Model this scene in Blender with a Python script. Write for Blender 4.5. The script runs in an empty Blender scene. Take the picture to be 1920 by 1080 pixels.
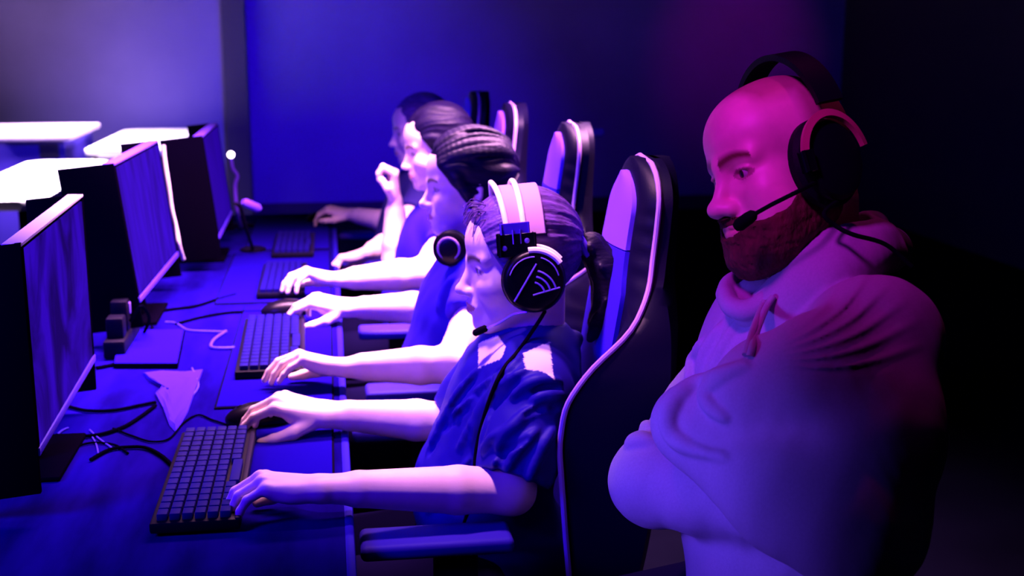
import bpy, bmesh, math, random
import numpy as np
from mathutils import Vector, Matrix

random.seed(7)
rng = np.random.default_rng(7)
scene = bpy.context.scene
COL = scene.collection
f32 = np.float32

# ---------------------------------------------------------------- camera model
FPX, PITCH, YAW, EYE = 2300.0, math.radians(11.8), math.radians(8.5), 1.5


def ray(px, py):
    a, b = (px - 960) / FPX, (540 - py) / FPX
    s, c = math.sin, math.cos
    return np.array([s(YAW) * c(PITCH) + a * c(YAW) + b * s(YAW) * s(PITCH),
                     c(YAW) * c(PITCH) - a * s(YAW) + b * c(YAW) * s(PITCH),
                     -s(PITCH) + b * c(PITCH)])


def atY(px, py, Y):
    d = ray(px, py); t = Y / d[1]
    return np.array([d[0] * t, Y, EYE + d[2] * t])


def atZ(px, py, Z):
    d = ray(px, py); t = (Z - EYE) / d[2]
    return np.array([d[0] * t, d[1] * t, Z])


def V(*a): return np.array(a, float)
def nrm(v): v = np.asarray(v, float); return v / (np.linalg.norm(v) + 1e-12)


def Rx(a): c, s = math.cos(a), math.sin(a); return np.array([[1, 0, 0], [0, c, -s], [0, s, c]])
def Ry(a): c, s = math.cos(a), math.sin(a); return np.array([[c, 0, s], [0, 1, 0], [-s, 0, c]])
def Rz(a): c, s = math.cos(a), math.sin(a); return np.array([[c, -s, 0], [s, c, 0], [0, 0, 1]])
def rad(a): return math.radians(a)


def basis(x, zhint):
    """columns x (forward), y, z with z close to zhint"""
    x = nrm(x); y = nrm(np.cross(zhint, x)); z = np.cross(x, y)
    return np.column_stack([x, y, z])


class Frame:
    def __init__(s, o, R, sc=1.0, ys=1.0): s.o, s.R, s.sc, s.ys = np.array(o, float), R, sc, ys
    def w(s, x, y, z): return s.o + s.R @ (np.array([x, y * s.ys, z], float) * s.sc)
    def inv(s, P): return ((P - s.o) @ s.R) / s.sc / np.array([1, s.ys, 1])


# ---------------------------------------------------------------- solid modelling on a grid
class Field:
    """signed distance grid: round cones, ellipsoids, cuts; meshed by surface nets"""
    def __init__(s, lo, hi, h):
        s.lo = np.array(lo, float); s.h = h
        s.n = np.ceil((np.array(hi, float) - s.lo) / h).astype(int) + 1
        s.d = np.full(tuple(s.n), 0.06, f32)

    def like(s):
        g = Field.__new__(Field); g.lo, g.h, g.n = s.lo, s.h, s.n
        g.d = np.full(tuple(s.n), 0.06, f32); return g

    def region(s, lo, hi):
        i0 = np.clip(np.floor((np.asarray(lo) - s.lo) / s.h).astype(int), 0, s.n)
        i1 = np.clip(np.ceil((np.asarray(hi) - s.lo) / s.h).astype(int) + 1, 0, s.n)
        if (i1 <= i0).any(): return None
        sl = tuple(slice(a, b) for a, b in zip(i0, i1))
        ax = [(s.lo[k] + s.h * np.arange(i0[k], i1[k])).astype(f32) for k in range(3)]
        return sl, ax[0][:, None, None], ax[1][None, :, None], ax[2][None, None, :]

    def put(s, sl, q, k, mode):
        d = s.d[sl]
        if mode == 'sub':
            q = -q; hh = np.clip(.5 - .5 * (q - d) / k, 0, 1) if k > 0 else None
            s.d[sl] = np.maximum(d, q) if k <= 0 else q + (d - q) * hh + k * hh * (1 - hh)
        else:
            if k <= 0: s.d[sl] = np.minimum(d, q)
            else:
                hh = np.clip(.5 + .5 * (d - q) / k, 0, 1)
                s.d[sl] = d + (q - d) * hh - k * hh * (1 - hh)

    def cap(s, a, b, ra, rb=None, k=.01, mode='add'):
        rb = ra if rb is None else rb
        a, b = np.asarray(a, float), np.asarray(b, float)
        m = max(ra, rb) + k + 4 * s.h + .004
        g = s.region(np.minimum(a, b) - m, np.maximum(a, b) + m)
        if g is None: return s
        sl, X, Y, Z = g; ab = b - a; L = float(ab @ ab) + 1e-12
        X, Y, Z = X - f32(a[0]), Y - f32(a[1]), Z - f32(a[2])
        t = np.clip((X * f32(ab[0]) + Y * f32(ab[1]) + Z * f32(ab[2])) / f32(L), 0, 1)
        q = np.sqrt((X - t * f32(ab[0])) ** 2 + (Y - t * f32(ab[1])) ** 2 + (Z - t * f32(ab[2])) ** 2) - (ra + t * (rb - ra)).astype(f32)
        s.put(sl, q, k, mode); return s

    def chain(s, pts, r, k=.01, mode='add'):
        r = [r] * len(pts) if np.isscalar(r) else r
        for i in range(len(pts) - 1): s.cap(pts[i], pts[i + 1], r[i], r[i + 1], k, mode)
        return s

    def ell(s, c, r, R=None, k=.01, mode='add'):
        c = np.asarray(c, float); r = np.asarray(r, float); R = np.eye(3) if R is None else R
        ext = np.sqrt(((R * r) ** 2).sum(1)) + k + 4 * s.h + .004
        g = s.region(c - ext, c + ext)
        if g is None: return s
        sl, X, Y, Z = g
        X, Y, Z = X - f32(c[0]), Y - f32(c[1]), Z - f32(c[2])
        k0 = 0; k1 = 0
        for i in range(3):
            u = (X * f32(R[0, i]) + Y * f32(R[1, i]) + Z * f32(R[2, i])) / f32(r[i])
            k0 = k0 + u * u; k1 = k1 + (u / f32(r[i])) ** 2
        k0 = np.sqrt(k0) + 1e-9; k1 = np.sqrt(k1) + 1e-9
        s.put(sl, k0 * (k0 - 1) / k1, k, mode); return s

    def box(s, c, hs, R=None, rd=.01, k=.01, mode='add'):
        c = np.asarray(c, float); hs = np.asarray(hs, float); R = np.eye(3) if R is None else R
        ext = (np.abs(R) * hs).sum(1) + k + 4 * s.h + .004
        g = s.region(c - ext, c + ext)
        if g is None: return s
        sl, X, Y, Z = g
        X, Y, Z = X - f32(c[0]), Y - f32(c[1]), Z - f32(c[2]); o = 0; mx = None
        for i in range(3):
            u = np.abs(X * f32(R[0, i]) + Y * f32(R[1, i]) + Z * f32(R[2, i])) - f32(hs[i] - rd)
            o = o + np.maximum(u, 0) ** 2; mx = u if mx is None else np.maximum(mx, u)
        s.put(sl, np.sqrt(o) + np.minimum(mx, 0) - f32(rd), k, mode); return s

    def cut(s, c, n, radius, k=.003):
        """remove what lies on the side n points to, within radius of c"""
        c = np.asarray(c, float); n = nrm(n)
        g = s.region(c - radius, c + radius)
        if g is None: return s
        sl, X, Y, Z = g
        X, Y, Z = X - f32(c[0]), Y - f32(c[1]), Z - f32(c[2])
        q = X * f32(n[0]) + Y * f32(n[1]) + Z * f32(n[2])
        w = (X * X + Y * Y + Z * Z) < radius * radius
        d = s.d[sl]; s.d[sl] = np.where(w, np.maximum(d, q), d); return s

    def coords(s):
        g = s.region(s.lo, s.lo + s.h * (s.n - 1)); return g[1:]

    def value(s, P):
        u = (np.asarray(P) - s.lo) / s.h
        i = np.clip(np.floor(u).astype(int), 0, s.n - 2); f = u - i; v = 0
        for dx in (0, 1):
            for dy in (0, 1):
                for dz in (0, 1):
                    w = (f[..., 0] if dx else 1 - f[..., 0]) * (f[..., 1] if dy else 1 - f[..., 1]) * (f[..., 2] if dz else 1 - f[..., 2])
                    v = v + w * s.d[i[..., 0] + dx, i[..., 1] + dy, i[..., 2] + dz]
        return v

    def hit(s, px, py, t0, t1):
        """first point where the sight line through a photo pixel meets the solid"""
        d = ray(px, py); O = np.array([0, 0, EYE]); ts = np.arange(t0, t1, s.h * .6)
        P = O + ts[:, None] * d
        ok = ((P > s.lo) & (P < s.lo + s.h * (s.n - 1))).all(1)
        v = np.full(len(ts), .06); v[ok] = s.value(P[ok]); w = np.where(v < 0)[0]
        return P[w[0]] if len(w) else None

    def nets(s):
        d = s.d; pad = np.ones(3, int)
        d = np.pad(d, 1, constant_values=.06); lo = s.lo - s.h
        n = np.array(d.shape); b = d < 0
        cnt = np.zeros(tuple(n - 1), np.int8)
        for dx in (0, 1):
            for dy in (0, 1):
                for dz in (0, 1):
                    cnt += b[dx:n[0] - 1 + dx, dy:n[1] - 1 + dy, dz:n[2] - 1 + dz]
        I = np.argwhere((cnt > 0) & (cnt < 8))
        idx = np.full(tuple(n - 1), -1, np.int32); idx[I[:, 0], I[:, 1], I[:, 2]] = np.arange(len(I))
        cs = np.array([[x, y, z] for x in (0, 1) for y in (0, 1) for z in (0, 1)])
        val = np.stack([d[I[:, 0] + c[0], I[:, 1] + c[1], I[:, 2] + c[2]] for c in cs], 1)
        P = np.zeros((len(I), 3)); W = np.zeros(len(I))
        for a in range(8):
            for e in range(a + 1, 8):
                if np.abs(cs[a] - cs[e]).sum() != 1: continue
                x = (val[:, a] < 0) != (val[:, e] < 0)
                t = val[:, a] / np.where(x, val[:, a] - val[:, e], 1)
                P += np.where(x[:, None], cs[a] + t[:, None] * (cs[e] - cs[a]), 0); W += x
        P = (I + P / W[:, None]) * s.h + lo
        F = []
        for ax in range(3):
            o1, o2 = [(1, 2), (2, 0), (0, 1)][ax]
            sh = list(n); sh[ax] -= 1
            A = b[tuple(slice(0, sh[k]) for k in range(3))]
            B = b[tuple(slice(1 if k == ax else 0, None) for k in range(3))]
            E = np.argwhere(A != B)
            E = E[(E[:, o1] > 0) & (E[:, o2] > 0) & (E[:, o1] < n[o1] - 1) & (E[:, o2] < n[o2] - 1)]
            u1 = np.zeros(3, int); u1[o1] = 1; u2 = np.zeros(3, int); u2[o2] = 1
            q = [idx[tuple((E - w).T)] for w in (u1 + u2, u2, 0 * u1, u1)]
            Q = np.stack(q, 1); flip = ~A[tuple(E.T)]
            Q[flip] = Q[flip][:, ::-1]; F.append(Q)
        F = np.concatenate(F); F = F[(F >= 0).all(1)]
        return P, F


def relax(P, F, it=1, lam=.5):
    for _ in range(it):
        S = np.zeros_like(P); C = np.zeros(len(P))
        for a, b in ((0, 1), (1, 2), (2, 3), (3, 0)):
            for i, j in ((a, b), (b, a)):
                S += np.stack([np.bincount(F[:, i], P[F[:, j], k], len(P)) for k in range(3)], 1)
                C += np.bincount(F[:, i], minlength=len(P))
        P = P + lam * (S / np.maximum(C, 1)[:, None] - P)
    return P


def link(o, parent=None, label=None):
    COL.objects.link(o)
    if parent is not None:
        o.parent = parent; o.matrix_parent_inverse = Matrix.Identity(4)
        o.location = Vector(o.location) - world_loc(parent)
    if label: o['label'] = label
    return o


def world_loc(o):
    v = Vector(o.location)
    while o.parent: o = o.parent; v += Vector(o.location)
    return v


def np_mesh(name, P, F, mats, parent=None, colfn=None, origin=None, smooth=True, matfn=None, label=None):
    o0 = np.array(origin if origin is not None else ([*world_loc(parent)] if parent is not None else [0, 0, 0]), float)
    me = bpy.data.meshes.new(name); P = np.asarray(P, float)
    me.vertices.add(len(P)); me.vertices.foreach_set('co', (P - o0).astype(f32).ravel())
    nF, w = F.shape
    me.loops.add(nF * w); me.loops.foreach_set('vertex_index', F.astype(np.int32).ravel())
    me.polygons.add(nF)
    me.polygons.foreach_set('loop_start', (np.arange(nF) * w).astype(np.int32))
    me.polygons.foreach_set('loop_total', np.full(nF, w, np.int32))
    me.update(calc_edges=True)
    if smooth: me.polygons.foreach_set('use_smooth', np.ones(nF, bool))
    for m in (mats if isinstance(mats, (list, tuple)) else [mats]): me.materials.append(m)
    if matfn is not None:
        C = P[F].mean(1); me.polygons.foreach_set('material_index', matfn(C).astype(np.int32))
    if colfn is not None:
        c = np.ones((len(P), 4), f32); c[:, :3] = colfn(P)
        at = me.attributes.new('Col', 'FLOAT_COLOR', 'POINT'); at.data.foreach_set('color', c.ravel())
    me.validate(); me.update()
    o = bpy.data.objects.new(name, me); o.location = o0
    return link(o, parent, label)


def solid(name, fld, mats, parent=None, colfn=None, it=1, origin=None, matfn=None, label=None):
    P, F = fld.nets(); P = relax(P, F, it)
    return np_mesh(name, P, F, mats, parent, colfn, origin, True, matfn, label)


# ---------------------------------------------------------------- plain mesh modelling
class MB:
    def __init__(s): s.bm = bmesh.new()

    def box(s, c, size, R=None, bev=.004, seg=2):
        r = bmesh.ops.create_cube(s.bm, size=1.0); vs = r['verts']
        M = np.eye(3) if R is None else R
        for v in vs:
            v.co = Vector(np.asarray(c) + M @ (np.array(v.co) * np.asarray(size)))
        if bev > 0:
            es = {e for v in vs for e in v.link_edges}
            bmesh.ops.bevel(s.bm, geom=list(es), offset=bev, segments=seg, profile=.5, affect='EDGES')
        return s

    def tube(s, pts, r, n=10, closed=False, caps=True, flat=None):
        """sweep a circle (or, with flat=(w, h, up), an oval) along points"""
        pts = [np.asarray(p, float) for p in pts]; m = len(pts)
        rr = [r] * m if np.isscalar(r) else r; rings = []; up = None
        for i, p in enumerate(pts):
            a = pts[(i - 1) % m] if (closed or i) else p; b = pts[(i + 1) % m] if (closed or i < m - 1) else p
            t = nrm(b - a)
            if flat is not None: u = np.asarray(flat[2], float)
            elif up is None: u = V(0, 0, 1) if abs(t[2]) < .9 else V(1, 0, 0)
            else: u = up
            x = nrm(np.cross(u, t)); up = np.cross(t, x)
            ring = []
            for k in range(n):
                th = 2 * math.pi * k / n
                if flat is not None: q = p + x * math.cos(th) * flat[0] + up * math.sin(th) * flat[1]
                else: q = p + (x * math.cos(th) + up * math.sin(th)) * rr[i]
                ring.append(s.bm.verts.new(Vector(q)))
            rings.append(ring)
        for i in range(m if closed else m - 1):
            A, B = rings[i], rings[(i + 1) % m]
            for k in range(n): s.bm.faces.new((A[k], A[(k + 1) % n], B[(k + 1) % n], B[k]))
        if caps and not closed:
            s.bm.faces.new(rings[0][::-1]); s.bm.faces.new(rings[-1])
        return s

    def lathe(s, c, axis, prof, n=32, hint=(0, 0, 1)):
        """profile [(radius, height along axis)] turned about axis"""
        ax = nrm(axis); h = np.asarray(hint, float)
        if abs(ax @ nrm(h)) > .95: h = V(1, 0, 0)
        u = nrm(np.cross(h, ax)); v = np.cross(ax, u); c = np.asarray(c, float); rings = []
        for r, z in prof:
            rings.append([s.bm.verts.new(Vector(c + ax * z + (u * math.cos(2 * math.pi * k / n) + v * math.sin(2 * math.pi * k / n)) * max(r, 1e-5))) for k in range(n)])
        for A, B in zip(rings, rings[1:]):
            for k in range(n): s.bm.faces.new((A[k], A[(k + 1) % n], B[(k + 1) % n], B[k]))
        s.bm.faces.new(rings[0][::-1]); s.bm.faces.new(rings[-1]); return s

    def grid(s, P, closed_u=False):
        """P[i][j] points joined as quads"""
        vs = [[s.bm.verts.new(Vector(p)) for p in row] for row in P]
        for i in range(len(vs) - 1):
            m = len(vs[i])
            for j in range(m if closed_u else m - 1):
                s.bm.faces.new((vs[i][j], vs[i][(j + 1) % m], vs[i + 1][(j + 1) % m], vs[i + 1][j]))
        return vs

    def prism(s, poly, off, bev=0):
        """planar outline extruded by the vector off"""
        off = Vector(off)
        a = [s.bm.verts.new(Vector(p)) for p in poly]; b = [s.bm.verts.new(Vector(p) + off) for p in poly]
        n = len(a); fs = [s.bm.faces.new(a[::-1]), s.bm.faces.new(b)]
        for k in range(n): fs.append(s.bm.faces.new((a[k], a[(k + 1) % n], b[(k + 1) % n], b[k])))
        if bev > 0:
            es = {e for f in fs for e in f.edges}
            bmesh.ops.bevel(s.bm, geom=list(es), offset=bev, segments=2, profile=.5, affect='EDGES')
        return s

    def build(s, name, mat, parent=None, smooth=True, label=None, origin=None):
        bmesh.ops.recalc_face_normals(s.bm, faces=s.bm.faces)
        if origin is None and parent is None:
            co = np.array([v.co[:] for v in s.bm.verts]); origin = (*((co.min(0) + co.max(0)) / 2)[:2], co[:, 2].min())
        o0 = Vector(origin) if parent is None else world_loc(parent)
        for v in s.bm.verts: v.co -= o0
        me = bpy.data.meshes.new(name); s.bm.to_mesh(me); s.bm.free()
        me.materials.append(mat)
        if smooth:
            me.polygons.foreach_set('use_smooth', np.ones(len(me.polygons), bool))
            me.set_sharp_from_angle(angle=rad(40))
        o = bpy.data.objects.new(name, me); o.location = o0
        return link(o, parent, label)


def spline(pts, n=8, closed=False):
    pts = [np.asarray(p, float) for p in pts]; out = []; m = len(pts)
    for i in range(m if closed else m - 1):
        g = (lambda j: pts[j % m]) if closed else (lambda j: pts[min(max(j, 0), m - 1)])
        p0, p1, p2, p3 = g(i - 1), g(i), g(i + 1), g(i + 2)
        for k in range(n):
            t = k / n
            out.append(.5 * (2 * p1 + (p2 - p0) * t + (2 * p0 - 5 * p1 + 4 * p2 - p3) * t * t + (3 * p1 - p0 - 3 * p2 + p3) * t ** 3))
    if not closed: out.append(pts[-1])
    return out


def thing(name, loc, label, cat, group=None, rz=0):
    o = bpy.data.objects.new(name, None); o.location = Vector(loc); o.rotation_euler.z = rz
    o.empty_display_size = .05; COL.objects.link(o)
    return tag(o, label, cat, group)


def tag(o, label=None, cat=None, group=None, kind=None):
    if label: o['label'] = label
    if cat: o['category'] = cat
    if group: o['group'] = group
    if kind: o['kind'] = kind
    return o


def dup(o, parent=None):
    c = o.copy(); COL.objects.link(c)
    if parent is not None: c.parent = parent; c.matrix_parent_inverse = o.matrix_parent_inverse.copy()
    for ch in list(o.children): dup(ch, c)
    return c


# ---------------------------------------------------------------- materials
def mat(name, base, rough=.5, metal=0.0, spec=.5, bump=0, bscale=200, var=0, vscale=8, emit=None, estr=0,
        sheen=0, coat=0, attr=False, sss=0, bdist=.002, stretch=None):
    m = bpy.data.materials.new(name); m.use_nodes = True; nt = m.node_tree; N = nt.nodes; L = nt.links
    p = N['Principled BSDF']
    p.inputs['Roughness'].default_value = rough; p.inputs['Metallic'].default_value = metal
    p.inputs['Specular IOR Level'].default_value = spec
    p.inputs['Base Color'].default_value = (*base, 1)
    tc = N.new('ShaderNodeTexCoord'); src = tc.outputs['Object']
    if stretch:
        mp = N.new('ShaderNodeMapping'); mp.inputs['Scale'].default_value = stretch; L.new(src, mp.inputs[0]); src = mp.outputs[0]
    col = None
    if attr:
        a = N.new('ShaderNodeAttribute'); a.attribute_name = 'Col'
        mx = N.new('ShaderNodeMix'); mx.data_type = 'RGBA'; mx.blend_type = 'MULTIPLY'; mx.inputs[0].default_value = 1
        mx.inputs[6].default_value = (*base, 1); L.new(a.outputs['Color'], mx.inputs[7]); col = mx.outputs[2]
        L.new(col, p.inputs['Base Color'])
    if var:
        nz = N.new('ShaderNodeTexNoise'); nz.inputs['Scale'].default_value = vscale; nz.inputs['Detail'].default_value = 5
        L.new(src, nz.inputs['Vector'])
        rp = N.new('ShaderNodeMapRange'); rp.inputs[1].default_value = .3; rp.inputs[2].default_value = .7
        rp.inputs[3].default_value = 1 - var; rp.inputs[4].default_value = 1 + var
        L.new(nz.outputs[0], rp.inputs[0])
        mv = N.new('ShaderNodeVectorMath'); mv.operation = 'SCALE'
        if col is not None: L.new(col, mv.inputs[0])
        else: mv.inputs[0].default_value = base
        L.new(rp.outputs[0], mv.inputs['Scale']); L.new(mv.outputs[0], p.inputs['Base Color'])
    if bump:
        nb = N.new('ShaderNodeTexNoise'); nb.inputs['Scale'].default_value = bscale; nb.inputs['Detail'].default_value = 4
        L.new(src, nb.inputs['Vector'])
        bp = N.new('ShaderNodeBump'); bp.inputs['Strength'].default_value = bump; bp.inputs['Distance'].default_value = bdist
        L.new(nb.outputs[0], bp.inputs['Height']); L.new(bp.outputs[0], p.inputs['Normal'])
    if emit:
        p.inputs['Emission Color'].default_value = (*emit, 1); p.inputs['Emission Strength'].default_value = estr
    if sheen:
        p.inputs['Sheen Weight'].default_value = sheen; p.inputs['Sheen Roughness'].default_value = .4
    if coat:
        p.inputs['Coat Weight'].default_value = coat; p.inputs['Coat Roughness'].default_value = .15
    if sss:
        p.inputs['Subsurface Weight'].default_value = sss; p.inputs['Subsurface Radius'].default_value = (.012, .004, .002)
        p.inputs['Subsurface Scale'].default_value = .5
    return m
# ---------------------------------------------------------------- anatomy
def head(F, fr, neck, nr=(.054, .058), male=1.0, heavy=0.0, lips=1.0):
    """skull, face and neck; fr: x forward, y left, z up, eye level at z = 0"""
    w, s, R = fr.w, fr.sc, fr.R
    E = lambda c, r, k=.01, mode='add': F.ell(w(*c), np.array([r[0], r[1] * fr.ys, r[2]]) * s, R, k * s, mode)
    C = lambda a, b, ra, rb=None, k=.01, mode='add': F.cap(w(*a), w(*b), ra * s, (ra if rb is None else rb) * s, k * s, mode)
    E((-.004, 0, .036), (.094, .077, .082), 0)
    E((.040, 0, .044), (.057, .062, .056), .02)
    E((.036, 0, -.042), (.058, .055, .068), .03)
    for sd in (1, -1):
        C((-.002, sd * .054, -.058), (.066, sd * (.02 + .006 * heavy), -.097), .018 + .006 * heavy, .016 + .004 * heavy, .03)
        E((.055, sd * .043, -.031), (.028, .021, .024), .028)
        if heavy: E((.048, sd * .046, -.065), (.030, .022, .030), .025)
        C((.0895, sd * .006, .013), (.073, sd * .046, .018), .008 * (.6 + .4 * male), .008, .016)
    E((.076, 0, -.102), (.019, .021, .016), .018)
    if heavy: E((.045, 0, -.112), (.045, .04, .02), .03)
    for sd in (1, -1):
        E((.103, sd * .034, -.003), (.018, .020, .013), .014, 'sub')
    E((.083, 0, -.067), (.0195, .029, .021), .016)
    C((.088, 0, .006), (.109, 0, -.035), .0075, .0095, .012)
    E((.1115, 0, -.0390), (.0120, .0118, .0095), .008)
    for sd in (1, -1):
        E((.099, sd * .0125, -.0425), (.0115, .0065, .0075), .006)
    if heavy:
        E((.1065, 0, -.0400), (.0145, .0165, .0105), .008)
        for sd in (1, -1): E((.098, sd * .0165, -.0430), (.011, .0065, .0085), .006)
    for sd in (1, -1):
        E((.1035, sd * .0065, -.0500), (.006, .0032, .0035), .003, 'sub')
    for sd in (1, -1):
        C((.0895, sd * .0260, -.0690), (.1000, sd * .005, -.0634), .0032 * lips, .0050 * lips, .005)
        C((.0890, sd * .0240, -.0706), (.0985, sd * .004, -.0752), .0035 * lips, .0060 * lips, .005)
    for sd in (1, -1):
        C((.0925, sd * .0280, -.0697), (.1055, 0, -.0692), .0007, .0012, .0025, 'sub')
        E((.0725, sd * .032, -.002), (.0150, .0150, .0135), .006)
        E((.0895, sd * .0335, -.0025), (.011, .0150, .0056), .003, 'sub')
        C((.084, sd * .021, .0055), (.082, sd * .046, .0035), .0022, .002, .003)
        F.ell(w(-.010, sd * .0745, -.014), V(.016, .009 * fr.ys, .029) * s, R @ Ry(-.2) @ Rz(-.35 * sd), .006 * s)
        F.ell(w(-.004, sd * .085, -.014), V(.009, .006, .017) * s, R @ Ry(-.2), .006 * s, 'sub')
    C((-.022, 0, -.055), fr.inv(np.asarray(neck)), nr[0], nr[1], .025)


def eyes(fr, parent, iris):
    for sd in (1, -1):
        c = fr.w(.0728, sd * .032, -.002); mb = MB()
        r = .0128 * fr.sc; ax = fr.R @ nrm(V(1, -.02 * sd, -.06))
        prof = [(max(r * math.sin(t), 1e-4), -r * math.cos(t)) for t in np.linspace(0.02, math.pi - .02, 22)]
        mb.lathe(c, ax, prof, 28)
        o = mb.build('eye', M['sclera'], parent)
        o.data.materials.append(iris); o.data.materials.append(M['pupil'])
        oc = np.array(world_loc(o))
        for f in o.data.polygons:
            q = nrm(np.array(f.center) + oc - c) @ ax
            f.material_index = 2 if q > .965 else (1 if q > .87 else 0)


def hand_pts(fr, flex, spread=(.10, .02, -.06, -.16), thumb=None, size=1.0):
    w = lambda x, y, z: fr.w(x * size, y * size, z * size)
    kn = [V(.090, .027, .003), V(.094, .008, .007), V(.088, -.011, .005), V(.079, -.028, -.001)]
    ln = [(.042, .025, .020), (.046, .029, .021), (.042, .027, .020), (.033, .020, .018)]
    rr = [(.0096, .0086, .0078, .0066), (.0098, .0088, .0078, .0066), (.0092, .0083, .0075, .0064), (.0082, .0074, .0067, .0058)]
    fingers = []
    for i in range(4):
        p = kn[i].copy(); a = 0; pts = [w(*p)]
        for j in range(3):
            a += rad(flex[i][j]); d = V(math.cos(a) * math.cos(spread[i]), math.cos(a) * math.sin(spread[i]), -math.sin(a))
            p = p + d * ln[i][j]; pts.append(w(*p))
        fingers.append((pts, [x * size for x in rr[i]]))
    th = thumb or [(.022, .024, -.010), (.052, .046, -.020), (.082, .056, -.026), (.104, .056, -.032)]
    fingers.append(([w(*p) for p in th], [.0155 * size, .0125 * size, .0105 * size, .0080 * size]))
    return kn, fingers, w


def hand(F, fr, flex, spread=(.10, .02, -.06, -.16), thumb=None, size=1.0):
    kn, fingers, w = hand_pts(fr, flex, spread, thumb, size)
    for i in range(4):
        y0 = (.014, .005, -.005, -.014)[i]
        F.cap(w(-.004, y0, 0), w(*kn[i] - V(.006, 0, .002)), .0165 * size, .0112 * size, .010 * size)
    F.ell(w(.045, -.018, -.012), V(.035, .016, .012) * size, fr.R, .01)
    F.ell(w(.038, .022, -.012), V(.030, .014, .013) * size, fr.R, .012)
    for n, (pts, r) in enumerate(fingers):
        F.chain(pts, r, .0035 * size if n < 4 else .006 * size)
        if n < 4:
            F.ell(pts[0], V(.0105, .0095, .0098) * size, None, .006 * size)


def arm(F, sh, el, wr, fr, r=(.050, .042, .038, .041, .026), k=.02):
    sh, el, wr = map(np.asarray, (sh, el, wr))
    mid = sh + (el - sh) * .5
    F.chain([sh, mid, el], [r[0], r[1], r[2]], .006)
    q = el + (wr - el) * .28
    F.cap(el, q, r[2], r[3], k); y = fr.R[:, 1]
    t = el + (wr - el) * .8
    F.cap(q, t, r[3], r[4] + .003, .006)
    for sd in (1, -1):
        F.cap(t + y * sd * .003, wr + y * sd * .011, r[4] * 1.02, r[4] * .74, .006)
    F.ell(el + nrm(el - (sh + wr) / 2) * .012, V(.024, .024, .024), None, .02)


def wobble(X, Y, Z, s, seed=0):
    """cheap smooth noise in about -1..1"""
    r = np.random.default_rng(seed); o = 0
    for i in range(5):
        d = r.normal(size=3); d /= np.linalg.norm(d); f = s * (1 + .7 * i); ph = r.uniform(0, 6.28)
        o = o + np.sin((X * f32(d[0]) + Y * f32(d[1]) + Z * f32(d[2])) * f32(f) + f32(ph)) / (1 + .6 * i)
    return o / 2.3
M = {}
M['sclera'] = mat('eye_white', (.42, .40, .42), .2)
M['iris'] = mat('iris', (.03, .02, .02), .15)
M['pupil'] = mat('pupil', (.01, .01, .01), .08)
M['skin'] = mat('skin', (.86, .66, .60), .48, bump=.12, bscale=420, attr=True, var=.06, vscale=30, sss=.0, bdist=.0006)
M['skin_ruddy'] = mat('ruddy_skin', (.80, .52, .46), .45, bump=.25, bscale=380, attr=True, var=.10, vscale=26, bdist=.0007)
M['hair_light'] = mat('light_brown_hair', (.085, .032, .21), .45, spec=.2, bump=.7, bscale=60, var=.35, vscale=45, stretch=(.6, 3, 3))
M['hair_dark'] = mat('dark_hair', (.005, .002, .022), .45, spec=.13, bump=.6, bscale=60, var=.3, vscale=40, stretch=(.6, 3, 3))
M['beard'] = mat('ginger_beard', (.085, .022, .020), .75, spec=.2, bump=.9, bscale=260, var=.4, vscale=60, stretch=(1, 1, .35))
M['jersey'] = mat('navy_jersey', (.010, .003, .24), .55, spec=.12, bump=.1, bscale=700, attr=True)
M['tee'] = mat('violet_tee', (.025, .008, .42), .8, spec=.05, bump=.1, bscale=600)
M['tee_dark'] = mat('dark_tee', (.02, .012, .14), .75, spec=.15, bump=.1, bscale=600)
M['denim'] = mat('dark_denim', (.003, .002, .016), .95, spec=.0, bump=.2, bscale=800)
M['hoodie'] = mat('grey_hoodie_fleece', (.36, .36, .40), .95, spec=.1, bump=.28, bscale=900, var=.05, vscale=300, sheen=.08, bdist=.0008)
M['cord'] = mat('hoodie_cord', (.36, .36, .38), .85, bump=.6, bscale=900)
M['black_plastic'] = mat('black_plastic', (.002, .001, .008), .5, spec=.08, bump=.05, bscale=500)
M['black_gloss'] = mat('glossy_black_plastic', (.002, .001, .006), .3, spec=.15)
M['black_rubber'] = mat('black_rubber', (.002, .001, .006), .8, spec=.04)
M['black_leather'] = mat('black_leather', (.0025, .001, .016), .45, spec=.10, bump=.25, bscale=350, bdist=.0008)
M['pad_leather'] = mat('ear_pad_leather', (.003, .002, .010), .6, spec=.08, bump=.3, bscale=300)
M['white_metal'] = mat('white_lacquered_metal', (.85, .83, .85), .25, coat=.4)
M['steel'] = mat('brushed_steel', (.55, .55, .6), .28, metal=1)
M['rose_metal'] = mat('rose_lacquered_metal', (.42, .10, .14), .35)
M['strap'] = mat('pale_leatherette_strap', (.40, .22, .52), .6, spec=.2)
M['violet_line'] = mat('violet_print', (.20, .10, .75), .4)
M['insert'] = mat('lilac_chair_fabric', (.15, .05, .75), .8, spec=.05, bump=.15, bscale=700)
M['insert_dark'] = mat('violet_chair_fabric', (.025, .006, .46), .8, spec=.05, bump=.15, bscale=700)
M['piping'] = mat('pale_piping', (.40, .22, .66), .4)
M['gunmetal'] = mat('gunmetal', (.006, .003, .02), .5, spec=.1)
M['sole'] = mat('shoe_sole', (.3, .3, .32), .7)
# ---------------------------------------------------------------- people
def lgrid(F, fr):
    X, Y, Z = F.coords(); R = fr.R
    X, Y, Z = X - f32(fr.o[0]), Y - f32(fr.o[1]), Z - f32(fr.o[2])
    return [(X * f32(R[0, i]) + Y * f32(R[1, i]) + Z * f32(R[2, i])) / f32(fr.sc) for i in range(3)]


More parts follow.
